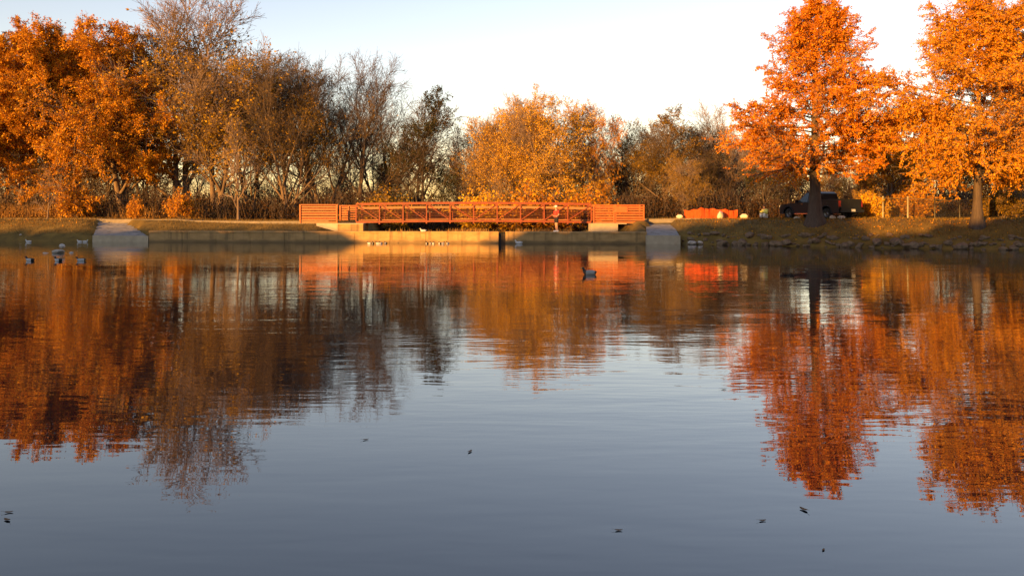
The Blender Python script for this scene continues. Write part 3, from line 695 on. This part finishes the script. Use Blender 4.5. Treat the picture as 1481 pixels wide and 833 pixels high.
# ------------------------------------------------------------------ pickup truck
def pickup():
    d = 57.5
    x = X(1184, d)
    ray = math.atan2(x, d)
    yaw = math.pi-R(47)-ray                       # nose to the left and away from the camera
    o = empty('pickup_truck', (x, d, gz(x, d)+.03), 'dark crew cab pickup parked tail towards the pond behind the red conifer', 'truck', rz=yaw)
    def arch(cx, r, n=9): return [(cx+r*math.cos(math.pi*i/n), .42+r*math.sin(math.pi*i/n)) for i in range(n+1)]
    fw, rw = 1.92, -1.72
    lower = [(2.78,.42)]+arch(fw,.50)+arch(rw,.50)+[(-2.88,.48),(-2.90,1.12),(-1.02,1.12),(-1.02,1.16),(1.02,1.18),(1.6,1.17),(2.72,1.06),(2.86,.85)]
    q = MB(); q.prism(lower, -.97, .97); q.build('body', M['paint_dark'], o)
    # bed sides rise above the body; the cargo bed stays open
    q = MB()
    for s in (-1, 1): q.box((-1.95, s*.93, 1.25), (1.86, .09, .255))
    q.box((-1.0, 0, 1.25), (.08, 1.86, .26)); q.build('bed_sides', M['paint_dark'], o)
    cab = [(-.98,1.19),(1.08,1.19),(.38,1.87),(.1,1.93),(-.62,1.92),(-.88,1.80)]
    q = MB(); n = len(cab); v = []
    for s in (-1, 1): v += [(a, s*(.93-.20*(b-1.19)/.74), b) for a, b in cab]
    q.add(v, [(i, (i+1)%n, n+(i+1)%n, n+i) for i in range(n)]); q.f.append((np.array([list(range(n))]), 0, False)); q.f.append((np.array([list(range(2*n-1, n-1, -1))]), 0, False))
    q.build('cab', M['paint_dark'], o)
    def side_glass(poly):
        for s in (-1, 1):
            q = MB(); q.add([(a, s*(.937-.20*(b-1.19)/.74), b) for a, b in poly], [tuple(range(len(poly)))])
            q.add([(a, s*(.90-.20*(b-1.19)/.74), b) for a, b in poly], [tuple(range(len(poly)))]); q.build('side_window', M['glass'], o)
    side_glass([(.98,1.23),(.34,1.83),(.08,1.84),(.08,1.23)])
    side_glass([(-.02,1.23),(-.02,1.84),(-.60,1.83),(-.84,1.74),(-.84,1.23)])
    q = MB(); q.add([(1.045,-.86,1.24),(1.045,.86,1.24),(.44,.74,1.83),(.44,-.74,1.83)], [(0,1,2,3)]); q.build('windscreen', M['glass'], o)
    q = MB(); q.add([(-.975,-.80,1.28),(-.975,.80,1.28),(-.905,.72,1.76),(-.905,-.72,1.76)], [(3,2,1,0)]); q.build('rear_window', M['glass'], o)
    q = MB(); q.box((-2.93, 0, .98), (.07, 1.74, .80)); q.box((-2.97, 0, 1.10), (.02, .5, .10)); q.build('tailgate', M['paint_dark'], o)
    for s in (-1, 1):
        q = MB(); q.box((-2.90, s*.93, 1.06), (.12, .10, .40)); q.build('taillight', M['lamp_red'], o)
        q = MB(); q.box((2.80, s*.80, .92), (.14, .3, .16)); q.build('headlight', M['plate_white'], o)
        q = MB(); q.box((.95, s*1.09, 1.27), (.12, .22, .2)); q.build('mirror', M['paint_dark'], o)
        q = MB(); q.bar((-1.0, s*1.02, .42), (1.2, s*1.02, .42), .14, .05); q.build('side_step', M['chrome'], o)
        for cx in (fw, rw):
            q = MB(); pts = [(cx+.53*math.cos(math.pi*i/12), s*.975, .42+.53*math.sin(math.pi*i/12)) for i in range(13)]
            q.tube(pts, [.035]*13, 6); q.build('wheel_arch', M['paint_dark'], o)
            T = Matrix.Translation((cx, s*.84, .40))@Matrix.Rotation(R(90), 4, 'X')
            wl = bpy.data.objects.new('wheel', None); col.objects.link(wl); wl.parent = o
            q = MB(); q.lathe([(.22,-.12),(.36,-.13),(.40,-.09),(.40,.09),(.36,.13),(.22,.12),(.22,-.12)], 28, T); q.build('tyre', M['tyre'], wl)
            q = MB(); q.lathe([(.0,-.05),(.06,-.06),(.08,-.04),(.19,-.03),(.215,-.11),(.218,.11),(.19,.03),(.08,.04),(.06,.06),(.0,.05)], 20, T); q.build('rim', M['rim_grey'], wl)
    q = MB(); q.box((-3.06, 0, .60), (.18, 1.9, .20)); q.build('rear_bumper', M['paint_dark'], o)
    q = MB(); q.box((2.92, 0, .60), (.18, 1.9, .26)); q.build('front_bumper', M['chrome'], o)
    q = MB(); q.box((-3.16, 0, .62), (.015, .32, .16)); q.build('number_plate', M['plate_white'], o)
    for xx in (.55, -.42):
        for s in (-1, 1): q = MB(); q.box((xx, s*.985, 1.08), (.18, .03, .035)); q.build('door_handle', M['chrome'], o)
    q = MB(); q.tube([(1.25,.75,1.15),(1.2,.75,1.95)], [.012,.008], 6); q.build('antenna', M['steel_black'], o)
pickup()

# ------------------------------------------------------------------ people
def capsule(mb, a, b, r0, r1, k=10, mi=0):
    a, b = Vector(a), Vector(b); n = 6; pts = []; rad = []
    for i in range(n+1):
        t = i/n; pts.append(a.lerp(b, t)); rad.append((r0*(1-t)+r1*t)*math.sqrt(max(.02, 1-(2*t-1)**6)))
    mb.tube([tuple(p) for p in pts], rad, k, mi)
def head_parts(o, c, f, hair, s=1.0):
    """c head centre, f facing yaw: hair/cap, nose, ears as children with the head"""
    r = Matrix.Translation(c)@Matrix.Rotation(f, 4, 'Z')@Matrix.Scale(s, 4)
    q = MB(); q.lathe([(.103,.02),(.108,.05),(.095,.10),(.06,.135),(.0,.145)], 20, r@Matrix.Rotation(R(-12), 4, 'Y'))
    if hair == 'white_cloth': q.hexa([r@Vector(v) for v in ((.08,-.07,.035),(.08,.07,.035),(.19,.05,.02),(.19,-.05,.02))], [r@Vector(v) for v in ((.08,-.07,.05),(.08,.07,.05),(.19,.05,.035),(.19,-.05,.035))])
    q.build('cap' if hair == 'white_cloth' else 'hair', M[hair], o)
    for s_ in (-1, 1): q = MB(); q.tube([tuple(r@Vector((.086, s_*.034, .015))), tuple(r@Vector((.098, s_*.034, .015)))], [.011,.007], 8); q.build('eye', M['hair'], o)

def standing_person():
    px, d = 805, 56.6; x = X(px, d)
    o = empty('person', (x, dam_pt(x, .48), .80), 'person in red shirt and black shorts standing on the weir in front of the footbridge', 'person', rz=R(205))
    # joints, facing +x locally
    V = [(0,0,.93),(0,0,1.10),(.01,0,1.28),(.01,0,1.42),(.02,0,1.50),(.035,0,1.57),(.045,0,1.66),(.035,0,1.725),
         (-.0,.10,.90),(.02,.11,.50),(-.02,.115,.09),(.10,.125,.035),(.17,.13,.03),
         (0,-.10,.90),(.0,-.11,.50),(-.06,-.115,.09),(.06,-.125,.035),(.13,-.13,.03),
         (.0,.19,1.40),(-.06,.25,1.13),(.16,.20,1.05),(.24,.17,1.06),
         (.0,-.19,1.40),(-.06,-.25,1.13),(.17,-.20,1.10),(.25,-.16,1.12)]
    E = [(0,1),(1,2),(2,3),(3,4),(4,5),(5,6),(6,7),(0,8),(8,9),(9,10),(10,11),(11,12),(0,13),(13,14),(14,15),(15,16),(16,17),(3,18),(18,19),(19,20),(20,21),(3,22),(22,23),(23,24),(24,25)]
    rr = [(.15,.11),(.13,.10),(.15,.11),(.12,.09),.055,.075,(.085,.095),.065,.085,.058,.038,.042,.028,.085,.058,.038,.042,.028,.055,.042,.032,.036,.055,.042,.032,.036]
    skin('body', V, E, rr, [M['skin']], o, 2)
    # hands: five fingers each
    for s, h in ((1, (.26,.165,1.062)), (-1, (.27,-.155,1.125))):
        q = MB()
        for k in range(4):
            a = Vector(h)+Vector((.015, s*0, .022-.016*k)); ln = (.055,.065,.06,.048)[k]
            q.tube([tuple(a), tuple(a+Vector((ln*.6, -s*.01, 0))), tuple(a+Vector((ln*.8, -s*.035, -.005)))], [.009,.008,.006], 6)
        a = Vector(h)+Vector((-.01, 0, .03)); q.tube([tuple(a), tuple(a+Vector((.03,-s*.01,.022))), tuple(a+Vector((.05,-s*.02,.02)))], [.010,.009,.007], 6)
        q.build('fingers', M['skin'], o)
    Vs = [(0,0,.93),(0,0,1.12),(.01,0,1.28),(.01,0,1.41),(.0,.19,1.405),(-.045,.235,1.22),(.0,-.19,1.405),(-.045,-.235,1.22)]
    skin('shirt', Vs, [(0,1),(1,2),(2,3),(3,4),(4,5),(3,6),(6,7)], [(.20,.165),(.18,.15),(.195,.15),(.17,.13),.095,.09,.095,.09], [M['shirt_red']], o, 2)
    Vh = [(0,0,1.02),(0,0,.90),(.0,.10,.86),(.018,.115,.58),(.0,-.10,.86),(.0,-.115,.58)]
    skin('shorts', Vh, [(0,1),(1,2),(2,3),(1,4),(4,5)], [(.18,.145),(.17,.14),.115,.105,.115,.105], [M['cloth_black']], o, 2)
    for s, dx in ((1, 0), (-1, -.04)):
        q = MB(); q.hexa([(-.08+dx,s*.12-.05,0),(.21+dx,s*.13-.05,0),(.21+dx,s*.13+.05,0),(-.08+dx,s*.12+.05,0)], [(-.07+dx,s*.12-.045,.11),(.16+dx,s*.13-.04,.065),(.16+dx,s*.13+.04,.065),(-.07+dx,s*.12+.045,.11)])
        q.build('shoe', M['white_cloth'], o)
    head_parts(o, Vector((.045,0,1.66)), 0, 'white_cloth')
standing_person()

def crouching_person():
    px, d = 1107, 57.5; x = X(px, d)
    o = empty('person', (x, d, gz(x, d)), 'worker in pale yellow high visibility jacket crouching left of the pickup', 'person', rz=R(215))
    V = [(0,0,.24),(.02,0,.40),(.06,0,.56),(.09,0,.68),(.12,0,.74),(.14,0,.80),(.15,0,.87),(.14,0,.92),
         (.06,.10,.24),(.36,.15,.44),(.22,.15,.09),(.33,.16,.04),
         (.06,-.10,.24),(.36,-.15,.44),(.22,-.15,.09),(.33,-.16,.04),
         (.08,.19,.66),(.16,.25,.44),(.38,.15,.46),(.45,.11,.45),
         (.08,-.19,.66),(.16,-.25,.44),(.38,-.15,.46),(.45,-.11,.45)]
    E = [(0,1),(1,2),(2,3),(3,4),(4,5),(5,6),(6,7),(0,8),(8,9),(9,10),(10,11),(0,12),(12,13),(13,14),(14,15),(3,16),(16,17),(17,18),(18,19),(3,20),(20,21),(21,22),(22,23)]
    rr = [(.16,.13),(.14,.11),(.16,.11),(.11,.09),.055,.075,.09,.065,.095,.07,.045,.035,.095,.07,.045,.035,.06,.045,.035,.036,.06,.045,.035,.036]
    skin('body', V, E, rr, [M['skin']], o, 2)
    Vj = [(0,0,.26),(.02,0,.40),(.06,0,.56),(.09,0,.70),(.08,.19,.665),(.16,.25,.44),(.36,.16,.46),(.08,-.19,.66),(.16,-.25,.44),(.36,-.16,.46)]
    skin('jacket', Vj, [(0,1),(1,2),(2,3),(3,4),(4,5),(5,6),(3,7),(7,8),(8,9)], [(.20,.17),(.19,.16),(.205,.16),(.17,.13),.11,.095,.07,.11,.095,.07], [M['hi_vis']], o, 2)
    Vt = [(0,0,.25),(.06,.10,.24),(.36,.15,.44),(.22,.15,.12),(.06,-.10,.24),(.36,-.15,.44),(.22,-.15,.12)]
    skin('trousers', Vt, [(0,1),(1,2),(2,3),(0,4),(4,5),(5,6)], [(.13,.13),.12,.105,.085,.12,.105,.085], [M['white_cloth']], o, 2)
    for s in (-1, 1): q = MB(); q.box((.28, s*.155, .045), (.28, .10, .09)); q.build('boot', M['cloth_black'], o)
    for s in (-1, 1):
        q = MB()
        for k in range(4):
            a = Vector((.46, s*.10, .475-.017*k)); q.tube([tuple(a), tuple(a+Vector((.035,-s*.008,0))), tuple(a+Vector((.05,-s*.03,-.006)))], [.009,.008,.006], 6)
        a = Vector((.44, s*.10, .48)); q.tube([tuple(a), tuple(a+Vector((.03,-s*.01,.02))), tuple(a+Vector((.045,-s*.02,.02)))], [.010,.009,.007], 6)
        q.build('fingers', M['skin'], o)
    head_parts(o, Vector((.15,0,.865)), 0, 'hair')
crouching_person()

# ------------------------------------------------------------------ orange mesh fence, chain link fence, sacks
def mesh_fence():
    pts = [W(990, 320, 61.2), W(1003, 320, 60.2), W(1014, 320, 59.6), W(1031, 320, 60.1), W(1049, 320, 60.0), W(1066, 320, 60.5)]
    o = empty('mesh_fence', (pts[0].x, pts[0].y, gz(pts[0].x, pts[0].y)), 'bright orange plastic mesh barrier on the lawn behind the right apron', 'barrier')
    c = o.location; hs = [.60, .68, .82, .74, .70, .66]
    for i, p in enumerate(pts):
        z = gz(p.x, p.y)-c.z; q = MB(); q.tube([(p.x-c.x, p.y-c.y, z-.2), (p.x-c.x, p.y-c.y, z+hs[i]+.08)], [.025,.022], 8); q.build('stake', M['rust_dark'], o)
    for i in range(len(pts)-1):
        a, b = pts[i], pts[i+1]; q = MB(); n = int((b-a).length/.085)
        za, zb = gz(a.x, a.y)-c.z+.02, gz(b.x, b.y)-c.z+.02
        def pt(u, v):
            sag = .09*math.sin(math.pi*u)*v
            return Vector((a.x+(b.x-a.x)*u-c.x, a.y+(b.y-a.y)*u-c.y-.05*math.sin(14*u)*v-.02*math.sin(31*u+2*v), za+(zb-za)*u+(hs[i]+(hs[i+1]-hs[i])*u-sag)*v))
        for k in range(n+1): q.bar(pt(k/n, 0), pt(k/n, 1), .055, .008)
        for j in range(9):
            for k in range(n): q.bar(pt(k/n, j/8)+Vector((0,.012,0)), pt((k+1)/n, j/8)+Vector((0,.012,0)), .006, .05)
        q.build('mesh_panel', M['mesh_orange'], o)
mesh_fence()

def chain_fence():
    d = 57.0; pxs = [1277, 1313, 1352, 1388, 1430, 1468, 1505]
    o = empty('chain_link_fence', (X(1277, d), d, gz(X(1277, d), d)), 'chain link fence with pale posts at the back of the right lawn', 'fence')
    c = o.location; g = [Vector((X(p, d-.03*i), d-.03*i, gz(X(p, d), d))) for i, p in enumerate(pxs)]
    hs = [1.6, 1.6, 1.5, 1.45, 1.5, 1.5, 1.5]
    for i, p in enumerate(g):
        r = .055 if i < 2 else .03
        q = MB(); q.lathe([(r, -.2), (r, hs[i]), (r*1.25, hs[i]+.01), (r*1.1, hs[i]+.06), (0, hs[i]+.09)], 12, Matrix.Translation(p-c)); q.build('post', M['galvanised' if i < 2 else 'wire'], o)
    q = MB()
    for i in range(len(g)-1): q.bar(g[i]-c+Vector((0,0,hs[i]-.06)), g[i+1]-c+Vector((0,0,hs[i+1]-.06)), .04, .04)
    q.build('top_rail', M['wire'], o)
    q = MB(); Pn = []
    for i in range(len(g)-1):
        a, b = g[i]-c, g[i+1]-c; L = (b-a).length; n = int(L/.09); H = 1.35
        dv = (b-a)/n; m = int(H/.09)
        for k in range(-m, n):
            for s in (0, 1):
                k0, k1 = max(k, 0), min(k+m, n); z0, z1 = (k0-k)*.09, (k1-k)*.09
                if s: z0, z1 = H-z0, H-z1
                Pn.append([tuple(a+dv*k0+Vector((0,.04,z0+.05))), tuple(a+dv*k1+Vector((0,.04,z1+.05)))])
    Pn = np.array(Pn); q.tubes(Pn, np.full(Pn.shape[:2], .0035), 3, 0); q.build('wire_mesh', M['wire'], o)
chain_fence()

def blob(seed, sx, sy, sz, rough=.25, flat=.0, sub=2):
    bm = bmesh.new(); bmesh.ops.create_icosphere(bm, subdivisions=sub, radius=1.0); rg = random.Random(seed)
    off = Vector((rg.uniform(0, 50), rg.uniform(0, 50), rg.uniform(0, 50)))
    cuts = [(Vector((rg.gauss(0,1), rg.gauss(0,1), rg.gauss(0,1))).normalized(), rg.uniform(.6, .9)) for _ in range(7)] if flat else []
    for v in bm.verts:
        p = v.co.copy(); p *= 1+rough*mnoise.noise(p*1.6+off)+rough*.5*mnoise.noise(p*4+off)
        for n_, k in cuts:
            e = p.dot(n_)-k
            if e > 0: p -= n_*e*.9
        v.co = Vector((p.x*sx, p.y*sy, p.z*sz))
    me = bpy.data.meshes.new('blob'); bm.to_mesh(me); bm.free(); return me
SACK = blob(3, .32, .2, .17, .22, sub=3)
for p in SACK.polygons: p.use_smooth = True
SACK.materials.append(M['sack'])
for px, d, sc, lab in [(983, 60.8, (1,1,1.1), 'pale sack lying left of the orange mesh barrier'),
                       (1042, 59.4, (1.05,1,2.0), 'tall pale sack standing against the orange mesh barrier'),
                       (1076, 59.5, (1.15,1,1.35), 'pale sack lying right of the orange mesh barrier'),
                       (1204, 54.3, (1.0,1,.95), 'pale sack on the grass under the left of the pickup tailgate'),
                       (1217, 54.3, (.9,1,.95), 'pale sack on the grass under the middle of the pickup tailgate'),
                       (1153, 55, (1.3,1,.6), 'low pale sack on the grass below the pickup door')]:
    o = bpy.data.objects.new('sack', SACK); col.objects.link(o); x = X(px, d)
    o.location = (x, d, gz(x, d)+.12*sc[2]); o.scale = sc; o.rotation_euler = (0, .1, px % 3)
    tag(o, lab, 'sack', 'pale sacks left on the lawn')

# ------------------------------------------------------------------ rocks along the waterline
RK = [blob(20+i, 1, .8, .62, .3, .9, 2) for i in range(7)]
for me in RK: me.materials.append(M['rock'])
rg = random.Random(8)
def rock(x, y, z, s, label, group, m=None, name='rock', sq=1.0):
    o = bpy.data.objects.new(name, rg.choice(RK)); col.objects.link(o)
    o.location = (x, y, z); o.rotation_euler = (rg.uniform(-.3,.3), rg.uniform(-.3,.3), rg.uniform(0, 6.28)); o.scale = (s*rg.uniform(.8,1.3), s*rg.uniform(.8,1.2), s*rg.uniform(.7,1.2)*sq)
    if m: o.material_slots[0].link = 'OBJECT'; o.material_slots[0].material = m
    return tag(o, label, 'rock', group)
px = 990
while px < 1500:
    for row in range(2):
        x0 = X(px, 52.0); 
        for _ in range(3): x0 = X(px+rg.uniform(-2,2), float(edge(np.array([x0]))[0])+.3)
        y0 = float(edge(np.array([x0]))[0])+.15+row*.75+rg.uniform(-.2,.3)
        if row and rg.random() < .25: continue
        s = rg.choice((.12,.16,.2,.24,.26,.3,.38))*rg.uniform(.85,1.15)*(1 if row == 0 else .8)
        rock(x0, y0, gz(x0, y0)+s*.2, s, 'brown rock in the rough stone edging below the right lawn', 'stone edging of the right bank')
    px += rg.uniform(5.0, 8.5)
for px_, py_, s in [(1001,349,.30),(1013,350,.2)]:
    d = 54.6; x = X(px_, d); rock(x, d, .12, s, 'pale boulder at the water edge just right of the right apron' if s > .25 else 'small pale stone beside the pale boulder right of the right apron', 'pale stones', M['rock_pale'])
d = 41.5
rock(X(84, d), d, .06, .30, 'wide low pale rock breaking the water among the ducks', 'pale rocks in the water', M['rock_pale'], sq=.8)
rock(X(89, d), d+.05, .34, .19, 'pale rock stacked on top of the wide rock in the water', 'pale rocks in the water', M['rock_pale'], sq=1.2)
rock(X(103, d), d, .02, .10, 'small white stone right of the stacked rocks in the water', 'pale rocks in the water', M['rock_pale'])
rock(X(66, d), d, .0, .13, 'flat pale stone left of the stacked rocks in the water', 'pale rocks in the water', M['rock_pale'], sq=.5)
d = 61.9; 
rock(X(30, 62.5), 62.5, .45, .12, 'small pale stone on the left grass bank', 'pale stones', M['rock_pale'])
rock(X(80, 61.5), 61.5, .10, .12, 'small pale stone at the foot of the left grass bank', 'pale stones', M['rock_pale'])

# ------------------------------------------------------------------ ducks
def duck(name, mats, paint):
    V = [(-.05,0,.045),(-.17,0,.055),(-.25,0,.10),(.08,0,.05),(.145,0,.09),(.165,0,.155),(.185,0,.205),(.24,0,.197),(.28,0,.188)]
    E = [(0,1),(1,2),(0,3),(3,4),(4,5),(5,6),(6,7),(7,8)]
    rr = [(.105,.10),(.085,.07),(.02,.012),(.10,.095),(.068,.068),.04,.052,(.026,.018),(.022,.009)]
    return skin(name, V, E, rr, mats, None, 3, paint)
def mall(p):
    if p.x > .225: return 2
    if p.z > .115 and p.x > .08: return 1
    if p.x > .10: return 3
    if p.x < -.175: return 1
    return 0
ml = duck('duck', [M['feather_grey'], M['feather_dark'], M['bill'], M['feather_brown']], mall)
d = 26.0; ml.location = (X(852, d), d, 0); ml.rotation_euler = (0, 0, R(176))
tag(ml, 'grey bodied duck with dark head swimming left in front of the bridge reflection', 'duck')
def dk(p):
    if p.x > .225: return 1
    if p.z > .12 and p.x > .07: return 1
    if p.x < -.13 or p.z > .115: return 1
    return 0
dd = duck('duck', [M['feather_white'], M['feather_dark']], dk)
d = 34.0; dd.location = (X(43, d), d, 0); dd.rotation_euler = (0, 0, R(172)); dd.scale = (.85,)*3
tag(dd, 'dark headed white sided duck swimming leftmost of the three near the stacked rocks', 'duck', 'dark headed ducks at left')
for px, d, rz, s, lab in [(84, 33.8, 160, .85, 'dark headed white sided duck just below the stacked rocks'), (117, 34, 215, .8, 'dark headed duck turned away, right of the stacked rocks')]:
    c = dd.copy(); col.objects.link(c); c.location = (X(px, d), d, 0); c.rotation_euler = (0, 0, R(rz)); c.scale = (s,)*3; tag(c, lab)
wd = duck('duck', [M['feather_white'], M['bill']], lambda p: 1 if p.x > .225 else 0)
d = 59.0; wd.location = (X(41, d), d, 0); wd.rotation_euler = (0, 0, R(190)); wd.scale = (.9,)*3
tag(wd, 'white duck floating below the small pale stone of the left bank', 'duck', 'white ducks')
for px, d, rz, s, z, lab in [(115, 59.4, 180, .8, 0, 'white duck close to the left apron, left one of the pair'), (123.5, 59.4, 10, .8, 0, 'white duck nearest the left apron, right one of the pair'),
                          (750, 55.9, 185, 1.15, 0, 'white duck at the foot of the weir right of the sluice slot'), (612, 57.4, 190, 1.0, .80, 'white bird standing on top of the sunlit weir')]:
    c = wd.copy(); col.objects.link(c); c.location = (X(px, d), d, z); c.rotation_euler = (0, 0, R(rz)); c.scale = (s,)*3; tag(c, lab)
for i, px in enumerate([534, 540, 547, 551, 557, 617, 622, 627, 636, 640, 647]):
    d = 56.2 if px < 600 else 55.7; c = dd.copy(); col.objects.link(c); c.location = (X(px, d), d+rg.uniform(-.3,.3), 0); c.rotation_euler = (0, 0, rg.uniform(0, 6.28)); c.scale = (.68,)*3
    tag(c, 'small dark and white duck in the row below the sunlit weir' if px > 600 else 'small dark and white duck in the row below the shaded left of the weir', 'duck', 'ducks resting below the sunlit weir' if px > 600 else 'ducks resting below the shaded weir')

# ------------------------------------------------------------------ leaves floating on the near water
def float_leaf():
    mb = MB(); n = 7
    for i in range(n):
        pass
    xs = np.linspace(-1, 1, 9); top = []
    for u in xs:
        wv = .42*math.sqrt(max(0, 1-u*u))*(1-.25*u)
        for v in (-1, 0, 1): top.append((u*.05, v*wv*.05, .006+.010*(u*u)+.008*abs(v)*wv))
    top += [(a, b, c-.0025) for a, b, c in top]
    f = []
    for i in range(8):
        for j in range(2):
            a = 3*i+j; f += [(a, a+3, a+4, a+1), (27+a, 27+a+1, 27+a+4, 27+a+3)]
    mb.add(top, f); mb.tube([(-.05,0,.016),(-.075,.004,.02),(-.09,.01,.022)], [.0016,.0014,.001], 5)
    return mb.mesh('floating_leaf', [M['leaf_float']])
FL = float_leaf()
for px, py, s, rz, lab in [(529,636,1.0,.4,'curled leaf floating below the left wood reflection'), (680,653,1.1,1.2,'curled leaf floating in the middle of the open water'),
                       (895,767,.9,0,'leaf floating in the near water right of centre'), (1103,753,.9,.2,'leaf floating below the red conifer reflection'),
                       (1162,737,1.3,2,'brown leaf clump floating just below the tip of the red conifer reflection'), (1191,795,.6,1,'tiny leaf floating nearest the bottom right'),
                       (13,741,1.0,.3,'upper leaf of the pair floating at the left edge'), (10,752,1.1,2.6,'lower leaf of the pair floating at the left edge'), (1047,563,1.2,0,'leaf floating at the edge of the middle water')]:
    d = EYE*F/(py-HY); o = bpy.data.objects.new('floating_leaf', FL); col.objects.link(o); o.location = (X(px, d), d, .001); o.rotation_euler = (0, 0, rz); o.scale = (s*.5,)*3
    tag(o, lab, 'leaf', 'leaves floating on the water')
